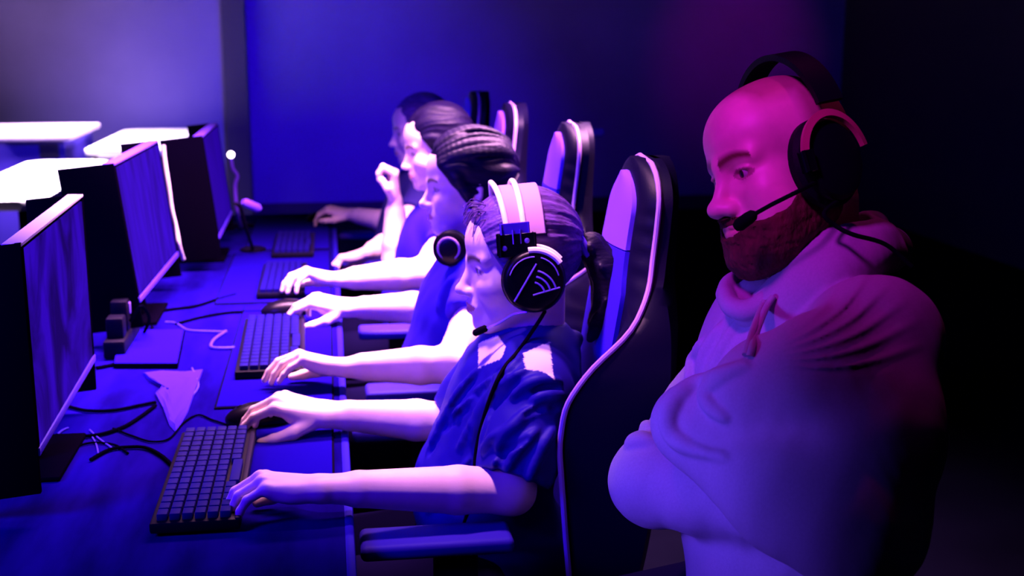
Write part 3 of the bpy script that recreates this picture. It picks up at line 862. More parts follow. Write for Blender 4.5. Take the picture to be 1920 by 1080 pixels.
def coach():
    R = Rz(rad(193)) @ Ry(rad(8)) @ Rx(rad(17)); sc = 1.06
    eye_l = V(.088, .033 * 1.05, -.002) * sc
    fr = Frame(atY(1386, 326, 1.585) - R @ eye_l, R, sc, 1.05)
    N = atY(1535, 545, 1.66); SL = atY(1640, 640, 1.42); SR = atY(1432, 690, 1.82)
    chest = atY(1492, 725, 1.66); belly = atY(1490, 960, 1.64); pel = V(.66, 1.64, .64)
    F = Field(fr.o - V(.20, .20, .42), fr.o + V(.28, .22, .18), .0023)
    head(F, fr, N - V(.02, 0, .02), nr=(.066, .072), male=1.0, heavy=1.0, lips=.9)
    F.ell(N - V(0, 0, .05), V(.11, .15, .09), None, .04)
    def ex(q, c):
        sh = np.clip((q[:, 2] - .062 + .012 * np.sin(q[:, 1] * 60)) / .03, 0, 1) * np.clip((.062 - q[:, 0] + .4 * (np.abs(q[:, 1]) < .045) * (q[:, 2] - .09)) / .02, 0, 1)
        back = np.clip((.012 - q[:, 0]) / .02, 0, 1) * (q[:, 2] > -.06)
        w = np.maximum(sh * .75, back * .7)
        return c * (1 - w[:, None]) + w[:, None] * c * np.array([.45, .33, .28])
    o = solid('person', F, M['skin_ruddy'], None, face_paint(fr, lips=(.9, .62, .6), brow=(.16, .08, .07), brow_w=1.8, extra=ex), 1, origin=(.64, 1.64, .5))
    tag(o, 'bearded bald man in a grey hoodie with arms folded, wearing a headset, watching', 'person')
    eyes(fr, o, M['iris'])
    # beard: the jaw's own surface grown outwards
    B = F.like(); w = fr.w; s = sc
    for sd in (1, -1):
        B.chain([w(.006, sd * .068, -.030), w(.010, sd * .064, -.062), w(.050, sd * .045, -.092), w(.085, sd * .016, -.104)], [.014 * s, .030 * s, .036 * s, .036 * s], .02)
        B.chain([w(.106, sd * .004, -.0575), w(.098, sd * .022, -.063), w(.086, sd * .033, -.080), w(.075, sd * .034, -.095)], [.0075 * s, .0075 * s, .011 * s, .015 * s], .008)
        B.cap(w(.098, sd * .002, -.0895), w(.09, sd * .016, -.094), .0075 * s, .012 * s, .006)
    for sd in (1, -1):
        B.chain([w(.112, 0, -.0715), w(.098, sd * .017, -.0710)], [.0085 * s, .0065 * s], .003, 'sub')
    lx, ly, lz = lgrid(F, fr)
    fuzz = .0012 * np.sin(ly * 900 + 2 * np.sin(lz * 300)) * np.sin(lx * 800 + lz * 260) + .0016 * wobble(lx, ly, lz, 230, 9)
    grow = .0075 * np.clip((-.045 - lz) / .05, .3, 1)
    B.d = np.maximum(B.d + .0015 * wobble(lx, ly, lz, 300, 4), F.d - grow + fuzz).astype(f32)
    solid('beard', B, M['beard'], o, it=1)
    # hoodie
    eL = atY(1605, 985, 1.30); wL = atY(1302, 798, 1.50)
    eR = atY(1232, 900, 1.66); wR = atY(1490, 960, 1.46)
    S = Field((.30, 1.12, .52), (1.02, 2.06, 1.32), .0028)
    torso(S, N - V(0, 0, .02), SL, SR, chest, (.135, .20, .19), belly, (.155, .20, .2), pel, .012)
    S.chain([SL, (SL + eL) / 2 + V(.0, -.01, 0), eL], [.082, .082, .076], .04)
    S.chain([eL, eL + (wL - eL) * .35, wL], [.076, .080, .058], .035)
    S.chain([atY(1385, 760, 1.47), atY(1440, 735, 1.43), atY(1545, 690, 1.37)], [.050, .062, .070], .035)
    S.chain([SR, (SR + eR) / 2, eR], [.080, .076, .066], .04)
    S.chain([eR, eR + (wR - eR) * .35, wR], [.066, .060, .05], .022)
    S.chain(spline([atY(1425, 585, 1.60), atY(1466, 545, 1.575), atY(1512, 497, 1.55), atY(1560, 448, 1.56), atY(1612, 424, 1.62), atY(1640, 424, 1.74), atY(1600, 440, 1.83), atY(1510, 475, 1.86), atY(1450, 500, 1.82)], 6), .017, .016)
    S.chain(spline([atY(1455, 590, 1.57), atY(1520, 530, 1.535), atY(1580, 482, 1.53), atY(1640, 455, 1.58), atY(1675, 470, 1.70)], 6), .022, .024)
    S.chain(spline([atY(1490, 575, 1.55), atY(1550, 525, 1.515), atY(1620, 487, 1.53), atY(1670, 480, 1.60)], 6), .018, .020)
    folds(S, 1.0, 2.3, [
        (.0075, [(1366, 702), (1338, 720), (1324, 740), (1334, 764), (1362, 784)]),
        (.0090, [(1400, 686), (1350, 702), (1305, 720), (1270, 746), (1253, 782), (1262, 818), (1300, 842), (1360, 858)]),
        (.012, [(1178, 808), (1205, 798), (1231, 807)]), (.012, [(1198, 784), (1219, 785), (1234, 800)]), (.010, [(1180, 832), (1205, 826), (1234, 832)]),
        (.0065, [(1318, 640), (1300, 672), (1290, 710)]), (.0065, [(1350, 612), (1325, 655), (1308, 705)]), (.0065, [(1388, 600), (1358, 645), (1332, 695)])], .009, .010, False, .1)
    pv = S.hit(1405, 676, 1.0, 2.3); bx_, by_ = nrm(np.cross(ray(1405, 676), (0, 0, 1))), None   # creases fanning out from the elbow fold
    by_ = nrm(np.cross(bx_, ray(1405, 676))); X, Y, Z = S.coords(); D = [X - f32(pv[0]), Y - f32(pv[1]), Z - f32(pv[2])]
    a = sum(D[k] * f32(bx_[k]) for k in range(3)); b = sum(D[k] * f32(by_[k]) for k in range(3)); dist = np.sqrt(sum(q * q for q in D))
    th = np.degrees(np.arctan2(b, a)) + 6 * np.sin(dist * 22)
    win = np.clip((dist - .05) / .05, 0, 1) * np.clip((.21 - dist) / .07, 0, 1) * np.clip((th + 6) / 8, 0, 1) * np.clip((46 - th) / 10, 0, 1)
    S.d -= (win * (.0042 * np.maximum(np.sin(np.radians(th) * 2 * math.pi / rad(8.2) ), -.2))).astype(f32)
    lx, ly, lz = S.coords(); S.d += (.0018 * wobble(lx, ly, lz, 30, 11) + .0006 * wobble(lx, ly, lz, 110, 12)).astype(f32)
    S.cap(fr.w(-.03, 0, -.10), N - V(0, 0, .07), .072, .080, .01, 'sub')
    hd = solid('hoodie', S, M['hoodie'], o, it=1)
    # hood lying rolled round the neck
    G = Field((.42, 1.36, .98), (.98, 2.0, 1.36), .0034)
    G.chain(spline([atY(1360, 552, 1.62), atY(1366, 530, 1.65), atY(1394, 516, 1.68), atY(1425, 517, 1.69), atY(1446, 525, 1.66), atY(1456, 545, 1.62)], 5), .0095, .006)
    G.chain(spline([atY(1360, 552, 1.62), atY(1370, 572, 1.59), atY(1392, 582, 1.575), atY(1418, 576, 1.57), atY(1438, 562, 1.57), atY(1456, 545, 1.58)], 5), .0110, .008)
    G.chain(spline([atY(1395, 590, 1.60), atY(1420, 590, 1.585), atY(1445, 570, 1.58)], 5), .014, .010)
    G.chain(spline([atY(1400, 560, 1.62), atY(1415, 545, 1.625), atY(1440, 540, 1.62)], 5), .016, .010)
    X, Y, Z = G.coords(); G.d += (.0012 * wobble(X, Y, Z, 60, 21)).astype(f32)
    solid('hood', G, M['hoodie'], o, it=2)
    for ln in ([(1434, 566), (1428, 578), (1416, 608), (1406, 640), (1398, 666)], [(1450, 556), (1436, 578), (1420, 617), (1412, 645), (1406, 668)]):
        H = [(px, py, S.hit(px, py, 1.0, 2.3)) for px, py in ln]; H = [(px, py, h[1]) for px, py, h in H if h is not None]
        if len(H) > 2:
            ys = np.array([h[2] for h in H]); fit = np.polyval(np.polyfit(range(len(H)), ys, 1), range(len(H)))
            P = [atY(px, py, min(y, f) - .006) for (px, py, y), f in zip(H, fit)]
            MB().tube(spline(P, 6), .0048, 10).build('drawstring', M['cord'], o)
    trousers(o, V(.67, 1.64, .62), [V(.26, 1.52, .57), V(.26, 1.74, .57)])
    # headset
    t = thing('headset', fr.w(-.01, 0, .15), 'black gaming headset with rose-lit yoke and boom microphone, worn by the bearded man', 'headset', 'headsets')
    for sd in (1, -1):
        c = fr.w(.002 if sd > 0 else -.040, sd * (.072 if sd > 0 else .060), -.016); ax = fr.R @ nrm(V(-.05, sd, .06))
        u = nrm(fr.R[:, 0] - ax * (fr.R[:, 0] @ ax)); v = np.cross(u, ax) * -sd; v = v if v @ fr.R[:, 2] > 0 else -v
        def ring(r, h, e=1.22): return [c + ax * h + (u * math.cos(a) * r + v * math.sin(a) * r * e) for a in np.linspace(0, 2 * math.pi, 45)[:-1]]
        mb = MB(); vs = mb.grid([ring(.026, .004), ring(.043, .003), ring(.050, .010), ring(.050, .022), ring(.044, .028), ring(.02, .028)], True); mb.bm.faces.new(vs[-1]); mb.bm.faces.new(vs[0][::-1]); mb.build('ear_pad', M['pad_leather'], t)
        mb = MB(); vs = mb.grid([ring(.030, .024), ring(.044, .026), ring(.045, .036), ring(.041, .043), ring(.034, .045), ring(.012, .046)], True); mb.bm.faces.new(vs[-1]); mb.bm.faces.new(vs[0][::-1]); mb.build('ear_cup', M['black_plastic'], t)
        mb = MB(); q = lambda a, r, h: c + ax * h + (u * math.cos(a) * r + v * math.sin(a) * r * 1.25)
        P = []
        for a in np.linspace(rad(8), rad(172), 36):
            P.append([q(a, .043, .044), q(a, .051, .042), q(a, .052, .049), q(a, .044, .052)])
        vs = mb.grid(P, True); mb.bm.faces.new(vs[0]); mb.bm.faces.new(vs[-1][::-1]); mb.build('yoke', M['rose_metal'], t, label='rose metal yoke')
        mb = MB(); mb.box(q(rad(2), .046, .047), (.012, .011, .022), np.column_stack([u, ax, v]), .003); jn = mb.build('yoke_joint', M['black_gloss'], t)
        if sd == 1:
            bt = q(rad(-28), .044, .040); jaw = fr.w(.080, .060, -.055)
            tip0, tip1 = atY(1412, 403, 1.50), atY(1383, 424, 1.515)
            mb = MB(); mb.tube(spline([bt, atY(1490, 362, 1.478), atY(1450, 382, 1.485), tip0], 6), .0030, 8); mb.build('microphone_boom', M['black_rubber'], t)
            d = nrm(tip1 - tip0); L = np.linalg.norm(tip1 - tip0)
            mb = MB(); mb.lathe(tip0, d, [(.004, -.004), (.0075, 0), (.0085, L * .3), (.0088, L * .9), (.006, L + .003)], 18); mb.build('microphone', M['black_rubber'], t)
            mb = MB(); mb.tube(spline([q(rad(-92), .042, .030), atY(1545, 400, 1.49), atY(1568, 424, 1.485), atY(1600, 440, 1.47), atY(1660, 458, 1.47), atY(1710, 500, 1.46)], 6), .0030, 8); mb.build('cable', M['black_rubber'], t)
    mb = MB(); P = []
    for a in np.linspace(.25, math.pi - .25, 34):
        P.append([fr.w(-.020 + dx, (.104 + e) * math.cos(a) / 1.05, .030 + (.108 + e) * math.sin(a)) for dx, e in ((-.018, 0), (-.018, .008), (.018, .008), (.018, 0))])
    vs = mb.grid(P, True); mb.bm.faces.new(vs[0]); mb.bm.faces.new(vs[-1][::-1]); mb.build('headband', M['black_plastic'], t)


fr1, o1, S1 = P1()
headset_big(fr1, S1)
P2(); P3(); P4()
coach()
# ---------------------------------------------------------------- room shell
M['floor'] = mat('dark_floor', (.002, .002, .006), .8, spec=.0, var=.2, vscale=3)
M['wall'] = mat('blue_painted_wall', (.12, .10, .24), .9, spec=.2, var=.12, vscale=1.2, bump=.1, bscale=60)
M['ceiling'] = mat('dark_ceiling', (.02, .02, .03), .9)
M['column'] = mat('black_column', (.012, .012, .016), .7)


def shell(name, lo, hi, m):
    mb = MB(); lo, hi = np.array(lo, float), np.array(hi, float)
    mb.box((lo + hi) / 2, hi - lo, bev=0); return tag(mb.build(name, m, smooth=False), kind='structure')


X0, X1, Y0, Y1, ZC = -4.6, 4.4, -2.2, 10.2, 3.1
shell('floor', (X0, Y0, -.08), (X1, Y1, 0), M['floor'])
shell('ceiling', (X0, Y0, ZC), (X1, Y1, ZC + .08), M['ceiling'])
shell('wall_back', (X0, Y1, 0), (X1, Y1 + .1, ZC), M['wall'])
shell('wall_front', (X0, Y0 - .1, 0), (X1, Y0, ZC), M['wall'])
shell('wall_left', (X0 - .1, Y0, 0), (X0, Y1, ZC), M['wall'])
shell('wall_right', (X1, Y0, 0), (X1 + .1, Y1, ZC), M['column'])
shell('trim_1', (atY(428, 300, 10.0)[0], 9.95, 0), (atY(470, 300, 10.0)[0], Y1, ZC), M['column'])
shell('baseboard_back', (X0, Y1 - .02, 0), (X1, Y1, .12), M['column'])

# ---------------------------------------------------------------- the players' desk
M['desk'] = mat('blue_laminate_desk', (.0038, .0009, .105), .75, spec=0, var=.45, vscale=5, stretch=(3, .6, 1))
M['desk_edge'] = mat('desk_edge_band', (.012, .004, .30), .6, spec=.03)
M['mat'] = mat('woven_desk_mat', (.005, .0012, .16), .9, spec=0, bump=.3, bscale=900)
M['mat_edge'] = mat('stitched_mat_edge', (.003, .002, .01), .8, spec=0)
M['arm_pad'] = mat('violet_arm_pad', (.02, .008, .30), .6, spec=.1)
M['screen_frame'] = mat('black_screen_housing', (.0012, .0006, .004), .8, spec=.0)
M['bezel'] = mat('lilac_bezel', (.06, .02, .60), .5, spec=.2)
M['top_rail'] = mat('white_top_rail', (.85, .80, .86), .4)  # light on the nearest rail put into a white base colour
M['violet_rail'] = mat('violet_top_rail', (.12, .05, .70), .5, spec=.1)  # the same rail without that light, as a darker base colour
M['paper'] = mat('lilac_cloth', (.028, .008, .62), .8, spec=.03, bump=.2, bscale=300)
M['slab'] = mat('blue_slab', (.008, .002, .40), .7, spec=0)
M['cable_dark'] = mat('black_cable', (.001, .0006, .005), .7, spec=.0)
M['cable_pale'] = mat('lilac_cable', (.05, .02, .60), .5, spec=.2)
M['keycap'] = mat('keycap', (.004, .0012, .10), .65, spec=.05)
M['white_top'] = mat('white_tabletop', (.85, .84, .85), .5)
M['counter_blue'] = mat('blue_counter_front', (.07, .04, .50), .7, spec=.1)
M['lilac_top'] = mat('lilac_counter_top', (.62, .50, .72), .5)
M['hole'] = mat('dark_opening', (.02, .015, .06), .7)
M['led'] = mat('small_lamp_glow', (.9, .8, .9), .4, emit=(1, .75, 1), estr=9)


def screen_mat(name, seed, sc, lo, hi, strength):
    m = bpy.data.materials.new(name); m.use_nodes = True; nt = m.node_tree; N, L = nt.nodes, nt.links; p = N['Principled BSDF']
    p.inputs['Base Color'].default_value = (.002, .001, .006, 1); p.inputs['Roughness'].default_value = .4; p.inputs['Specular IOR Level'].default_value = .0
    tc = N.new('ShaderNodeTexCoord'); mp = N.new('ShaderNodeMapping'); mp.inputs['Scale'].default_value = sc; mp.inputs['Location'].default_value = (seed, seed * 1.7, 0)
    nz = N.new('ShaderNodeTexNoise'); nz.inputs['Scale'].default_value = 4; nz.inputs['Detail'].default_value = 6; nz.inputs['Distortion'].default_value = 1.2
    cr = N.new('ShaderNodeValToRGB'); e = cr.color_ramp.elements
    e[0].position = .36; e[0].color = (*lo, 1); e[1].position = .60; e[1].color = (*hi, 1)
    L.new(tc.outputs['Object'], mp.inputs[0]); L.new(mp.outputs[0], nz.inputs['Vector']); L.new(nz.outputs[0], cr.inputs[0])
    L.new(cr.outputs[0], p.inputs['Emission Color']); p.inputs['Emission Strength'].default_value = strength
    return m


def bx(lo, hi, bev=.003, mb=None):
    mb = mb or MB(); lo, hi = np.array(lo, float), np.array(hi, float)
    return mb.box((lo + hi) / 2, hi - lo, bev=bev)


DZ = .75
t = thing('desk', (-.4, 3.0, 0), 'long dark gaming desk the four players sit along', 'desk')
bx((-.86, .95, DZ - .03), (.010, 5.2, DZ), .003).build('desk_top', M['desk'], t)
bx((.006, .95, DZ - .031), (.022, 5.2, DZ + .001), .005).build('edge_band', M['desk_edge'], t)
for y in (1.05, 2.5, 3.6, 5.1): bx((-.80, y - .02, 0), (-.12, y + .02, DZ - .03)).build('leg_panel', M['screen_frame'], t)
bx((-.84, 1.0, .15), (-.80, 5.15, DZ - .03)).build('modesty_panel', M['screen_frame'], t)


def desk_mat(x0, x1, y0, y1, label):
    t = thing('desk_mat', ((x0 + x1) / 2, (y0 + y1) / 2, DZ), label, 'desk mat', 'desk mats')
    bx((x0, y0, DZ), (x1, y1, DZ + .004), .0015).build('edge', M['mat_edge'], t)
    bx((x0 + .004, y0 + .006, DZ + .003), (x1 - .004, y1 - .006, DZ + .0052), .0008).build('surface', M['mat'], t)


desk_mat(-.165, -.006, 1.98, 2.415, 'blue desk mat under the nearest mouse')
desk_mat(-.245, -.004, 2.445, 3.395, 'large blue desk mat under the second keyboard')
desk_mat(-.33, -.004, 3.44, 4.25, 'blue desk mat under the third keyboard, catching pale light')
desk_mat(-.30, -.004, 4.30, 5.05, 'dark desk mat at the far end of the desk')


def monitor(yc, w, label, scr, xb=-.468, z0=.855, z1=1.182, tilt=.020, turn=0.0, rail='violet'):
    t = thing('monitor', (xb - .04, yc, DZ), label, 'monitor', 'monitors along the desk')
    def q(d, y, z): return V(xb - tilt * (z - z0) / (z1 - z0) - d + turn * y, yc + y, z - .13 * max(d - .03, 0))
    hw = w / 2
    def slab(name, d0, d1, ya, yb, za, zb, m, par, bev=.002, lab=None):
        c = [q(d, y, z) for z in (za, zb) for (d, y) in ((d0, ya), (d1, ya), (d1, yb), (d0, yb))]
        mb = MB(); vs = [mb.bm.verts.new(Vector(p)) for p in c]
        for f in ((0, 1, 2, 3), (7, 6, 5, 4), (0, 4, 5, 1), (1, 5, 6, 2), (2, 6, 7, 3), (3, 7, 4, 0)): mb.bm.faces.new([vs[i] for i in f])
        bmesh.ops.recalc_face_normals(mb.bm, faces=mb.bm.faces)
        if bev: bmesh.ops.bevel(mb.bm, geom=list(mb.bm.edges), offset=bev, segments=2, profile=.5, affect='EDGES')
        return mb.build(name, m, par, label=lab)
    slab('housing', .003, .030, -hw, hw, z0, z1 - .004, M['screen_frame'], t)
    slab('screen', -.0005, .004, -hw + .010, hw - .016, z0 + .014, z1 - .012, scr, t, 0)
    slab('bottom_bezel', -.003, .012, -hw, hw, z0, z0 + .013, M['bezel'], t, .001, 'pale bottom bezel')
    slab('top_rail', -.001, .028, -hw - .002, hw + .002, z1 - .005, z1, M[rail + '_rail'], t, .001, ('white' if rail == 'top' else rail) + ' top rail')
    slab('side_bezel', -.0015, .003, hw - .015, hw - .001, z0 + .013, z1 - .006, M['screen_frame'], t, .001)
    slab('side_bezel', -.0015, .003, -hw + .001, -hw + .010, z0 + .013, z1 - .006, M['screen_frame'], t, .001)
    slab('rear_bulge', .030, .055, -hw * .6, hw * .6, z0 + .05, z1 - .08, M['screen_frame'], t, .008)
    for s in (-1, 1):
        slab('side_shield', .0, .130 if s < 0 else .106, s * hw - .005, s * hw + .005, z0 - .06, z1 + .001, M['screen_frame'], t, .001)
    slab('column', .055, .085, -.03, .03, DZ + .008, z0 + .15, M['screen_frame'], t)
    bx((xb - .19, yc - .12, DZ), (xb + .0, yc + .12, DZ + .010), .004).build('base', M['screen_frame'], t)
    return t


S_LO, S_HI = (.022, .004, .26), (.075, .018, .82)
monitor(2.187, .575, 'nearest monitor, blotchy blue screen, at the left edge', screen_mat('screen_blotches', 3, (1, 1.5, 1.1), (.010, .001, .13), (.030, .002, .50), 1.0), z1=1.190, tilt=.0, turn=-.03, rail='top')
monitor(3.335, .640, 'second monitor along the desk, bright blue screen with vertical streaks', screen_mat('screen_streaks', 11, (1, 3.2, .7), (.018, .001, .34), (.036, .002, .66), 1.0), xb=-.456, z1=1.194, tilt=.038, turn=.03)
monitor(4.225, .560, 'third monitor along the desk, plain dim blue screen', screen_mat('screen_plain', 5, (1, .6, .5), (.018, .001, .30), (.022, .001, .38), 1.0), xb=-.352, z1=1.182, tilt=.036)


# slab, cloth and small things on the desk
q = [atZ(*p, DZ) for p in ((224, 628), (347, 625), (334, 692), (213, 692))]
t = MB().prism([p + V(0, 0, .001) for p in q], (0, 0, .011), .002).build('notebook', M['screen_frame'])
tag(t, 'flat dark-edged notebook lying in front of the second monitor', 'notebook')
cq = [p * .97 + sum(q) / 4 * .03 for p in q]
MB().prism([V(p[0], p[1], DZ + .0115) for p in cq], (0, 0, .0015)).build('cover', M['slab'], t, label='blue cover')


def cloth():
    o = [(268, 702), (300, 699), (340, 699), (380, 697), (366, 735), (352, 775), (330, 812), (318, 800), (306, 768), (292, 742), (303, 728), (280, 716)]
    P = [atZ(*p, DZ) for p in o]; c = sum(P) / len(P); mb = MB(); rows = []
    for k, s in enumerate((1, .9, .75, .55, .3, .08)):
        rows.append([c + (p - c) * s + V(0, 0, .004 + (.003 if 0 < k else 0) + .003 * math.sin(5 * i + 3 * k)) for i, p in enumerate(P)])
    rows.insert(0, [p + V(0, 0, .0008) for p in P]); vs = mb.grid(rows, True); mb.bm.faces.new(vs[-1]); mb.bm.faces.new(vs[0][::-1])
    tag(mb.build('cleaning_cloth', M['paper']), 'crumpled pale lilac cloth between the cables and the desk mat', 'cloth')


cloth()


def cable(pts, r, m, label, z=None, name='cable', group='cables on the desk'):
    P = spline([atZ(p[0], p[1], DZ + (p[2] if len(p) > 2 else r + .001)) for p in pts], 7)
    tag(MB().tube(P, r, 8).build(name, m), label, 'cable', group)


K, Lc = M['cable_dark'], M['cable_pale']
cable([(128, 762), (165, 770), (215, 769), (262, 760), (292, 754)], .0034, K, 'thick black cable running from the nearest monitor towards the pale cloth')
cable([(292, 760), (262, 782), (232, 800), (190, 814), (150, 818), (105, 816)], .0036, K, 'black cable bending back from the pale cloth under the nearest monitor')
cable([(212, 803), (250, 818), (285, 828), (318, 822), (345, 792), (372, 778), (400, 788), (438, 800)], .0020, K, 'thin mouse cord looping to the nearest mouse')
cable([(170, 862), (205, 843), (245, 838), (275, 840), (305, 856), (330, 880)], .0034, K, 'black cable arching beside the nearest keyboard')
cable([(120, 850), (150, 835), (178, 830), (215, 834), (240, 850)], .0022, K, 'thin black cable coiled by the foot of the nearest monitor')
cable([(168, 806), (185, 822), (210, 840)], .0016, Lc, 'short pale wire crossing the black cables')
cable([(184, 850), (180, 832), (170, 815)], .0014, Lc, 'pale wire standing beside the coiled thin cable')
cable([(105, 818), (115, 808), (128, 802)], .0018, Lc, 'pale wire end close to the bottom of the nearest monitor')
cable([(440, 652), (415, 653), (396, 650), (402, 636), (424, 621)], .0036, Lc, 'pale cable hooking round beside the second keyboard')
cable([(424, 622), (380, 621), (350, 618), (330, 606), (310, 604)], .0026, Lc, 'pale cable trailing from the hook towards the second monitor')
cable([(285, 612), (284, 640), (258, 662), (225, 680), (180, 690)], .0040, K, 'black cable looping over the flat notebook')
cable([(275, 628), (255, 648), (232, 660), (215, 672)], .0030, K, 'thinner black cable over the corner of the notebook')
cable([(270, 588), (320, 580), (365, 574), (405, 562), (442, 552)], .0040, K, 'black cable running away behind the notebook')
cable([(330, 607), (380, 594), (430, 586), (480, 584), (518, 582)], .0036, K, 'mouse cord of the second player')
cable([(360, 690), (372, 722), (356, 747)], .0020, Lc, 'pale cord along the corner of the large desk mat')

t = thing('power_strip', atZ(228, 640, DZ), 'black power strip and adapters tangled below the second monitor', 'power strip')
p = atZ(232, 655, DZ); bx(p + V(-.03, -.10, .001), p + V(.02, .14, .045), .006).build('body', M['black_plastic'], t)
for i, (dy, h) in enumerate(((-.05, .05), (.02, .075), (.09, .055))):
    bx(p + V(-.025, dy - .025, .044), p + V(.015, dy + .022, .044 + h), .005).build('adapter', M['black_plastic'], t)
MB().tube(spline([p + V(.02, .0, .07), p + V(.05, -.02, .11), p + V(.055, .06, .06), p + V(.03, .12, .008)], 8), .004, 8).build('cable', M['cable_dark'], t)
bx(p + V(.0155, .012, .085), p + V(.019, .024, .112), .001).build('switch', M['violet_line'], t, label='violet lit switch')

P = spline([atY(304, 232, 3.66), atY(308, 290, 3.66), atY(316, 345, 3.66), atY(322, 390, 3.67), atY(331, 430, 3.68), atY(336, 458, 3.68), atY(344, 486, 3.72)], 7)  # tube added in place of the bright gap behind the second monitor
P = [x for x in P if x[2] < 1.19]
tag(MB().tube(P, .0055, 9).build('cable', M['top_rail']), 'white cable hanging down beside the far edge of the second monitor', 'cable', 'cables on the desk')
t = thing('clip_lamp', atY(440, 372, 4.62), 'tiny glowing clip lamp beyond the third monitor', 'lamp')
MB().lathe(atY(433, 290, 4.60), ray(433, 290) * -1, [(.004, -.011), (.010, -.006), (.0125, .002), (.009, .008)], 18).build('bulb', M['led'], t, label='glowing round bulb')
MB().tube(spline([atY(433, 294, 4.61), atY(436, 315, 4.61), atY(445, 330, 4.61), atY(441, 350, 4.61), atY(445, 400, 4.61), atZ(452, 425, DZ + .01)], 6), .007, 8).build('stem', M['insert'], t)
MB().lathe(atZ(452, 425, DZ), (0, 0, 1), [(.05, 0), (.05, .008), (.04, .014)], 24).build('foot', M['black_plastic'], t)
t = thing('desk_microphone', atZ(475, 470, DZ), 'small microphone on a bent arm near the far end of the desk', 'microphone')
MB().tube(spline([atZ(475, 470, DZ + .004), atY(462, 430, 4.15), atY(452, 392, 4.1), atY(442, 382, 4.05)], 6), .006, 8).build('arm', M['black_plastic'], t)
a, b = atY(455, 378, 4.1), atY(488, 392, 4.14); MB().lathe(a, b - a, [(.008, 0), (.014, .01), (.014, np.linalg.norm(b - a) - .01), (.008, np.linalg.norm(b - a))], 18).build('capsule', M['insert'], t)
MB().lathe(atZ(475, 470, DZ), (0, 0, 1), [(.045, 0), (.045, .008), (.03, .014)], 24).build('foot', M['black_plastic'], t)


# keyboards and mice
def keyboard(x0, x1, y0, y1, label, keys=True, rz=0.0, hi=None):
    c = V((x0 + x1) / 2, (y0 + y1) / 2, DZ + .0055); w, l = x1 - x0, y1 - y0
    t = thing('keyboard', c, label, 'keyboard', 'keyboards')
    R = Rz(rz)
    MB().box(c + V(0, 0, .009), (w, l, .018), R, .004).build('body', M['black_plastic'], t)
    MB().box(c + R @ V(w / 2 - .004, 0, .012), (.010, l - .004, .016), R, .003).build('front_lip', M['gunmetal'], t)
    nr, nc = 6, 16; px, py = (w - .022) / nr, (l - .014) / nc; proto = None; bm = None
    for i in range(nr):
        for j in range(nc):
            if (i, j) in ((5, 5), (5, 6), (5, 7), (5, 8)): continue
            p = c + R @ V(-w / 2 + .009 + px * (i + .5), -l / 2 + .007 + py * (j + .5), .023)
            if not keys:
                bm = bm or MB(); bm.box(p, (px * .84, py * .84, .010), R, 0); continue
            if proto is None:
                mb = MB(); mb.box((0, 0, 0), (px * .86, py * .86, .012), R, .0022, 2)
                proto = mb.build('keycap', M['keycap'], None, origin=(0, 0, 0)); k = proto; k.parent = t
            else: k = proto.copy(); COL.objects.link(k)
            k.location = Vector(p - np.array(world_loc(t)))
    if bm: bm.build('keycaps', M['keycap'], t)
    mb = MB(); mb.box(c + R @ V(w / 2 - .009 - px * .5, -l / 2 + .007 + py * 7, .023), (px * .86, py * 3.8, .012), R, .002); mb.build('space_bar', M['keycap'], t)
    return t


keyboard(-.285, -.150, 1.800, 2.240, 'nearest keyboard, below the first mouse')
keyboard(-.222, -.070, 2.645, 3.165, 'keyboard under the left hand of the second player', rz=rad(1))
keyboard(-.215, -.080, 3.47, 3.93, 'keyboard under the left hand of the third player', keys=False)
keyboard(-.20, -.06, 4.12, 4.54, 'dark keyboard at the far end of the desk', keys=False)


def mouse(c, yaw, label):
    t = thing('mouse', c, label, 'mouse', 'computer mice'); R = Rz(yaw)   # x axis: towards the buttons
    F = Field(c - V(.09, .09, .01), c + V(.09, .09, .07), .0018)
    F.ell(c + R @ V(-.010, 0, .010), V(.056, .034, .031), R, 0); F.ell(c + R @ V(.022, 0, .008), V(.044, .031, .022), R, .02)
    F.cut(c + V(0, 0, .0015), (0, 0, -1), .2)
    F.chain([c + R @ V(.070, 0, .026), c + R @ V(.015, 0, .040)], .0018, .003, 'sub')
    solid('shell', F, M['black_gloss'], t)
    MB().lathe(c + R @ V(.034, -.0035, .026), R[:, 1], [(.008, 0), (.010, .002), (.010, .005), (.008, .007)], 18).build('wheel', M['black_rubber'], t)
    return t


mouse(atZ(490, 795, DZ + .0055) + V(-.004, .012, 0), rad(178), 'black mouse under the right hand of the nearest player')
mouse(atZ(535, 592, DZ + .0055) + V(.0, .02, 0), rad(178), 'black mouse under the right hand of the second player')
mouse(atZ(606, 414, DZ + .0055), rad(178), 'black mouse under the hand at the far desk end')


# ---------------------------------------------------------------- chairs
def interp(z, tab):
    a = np.array(tab, float); return np.interp(z, a[:, 0], a[:, 1])


def smooth_tab(tab, zs):
    a = np.array(tab, float); zz = np.linspace(zs[0], zs[-1], 400); v = np.interp(zz, a[:, 0], a[:, 1])
    k = np.hanning(41); k /= k.sum(); v = np.convolve(np.pad(v, 20, 'edge'), k, 'valid'); return np.interp(zs, zz, v)


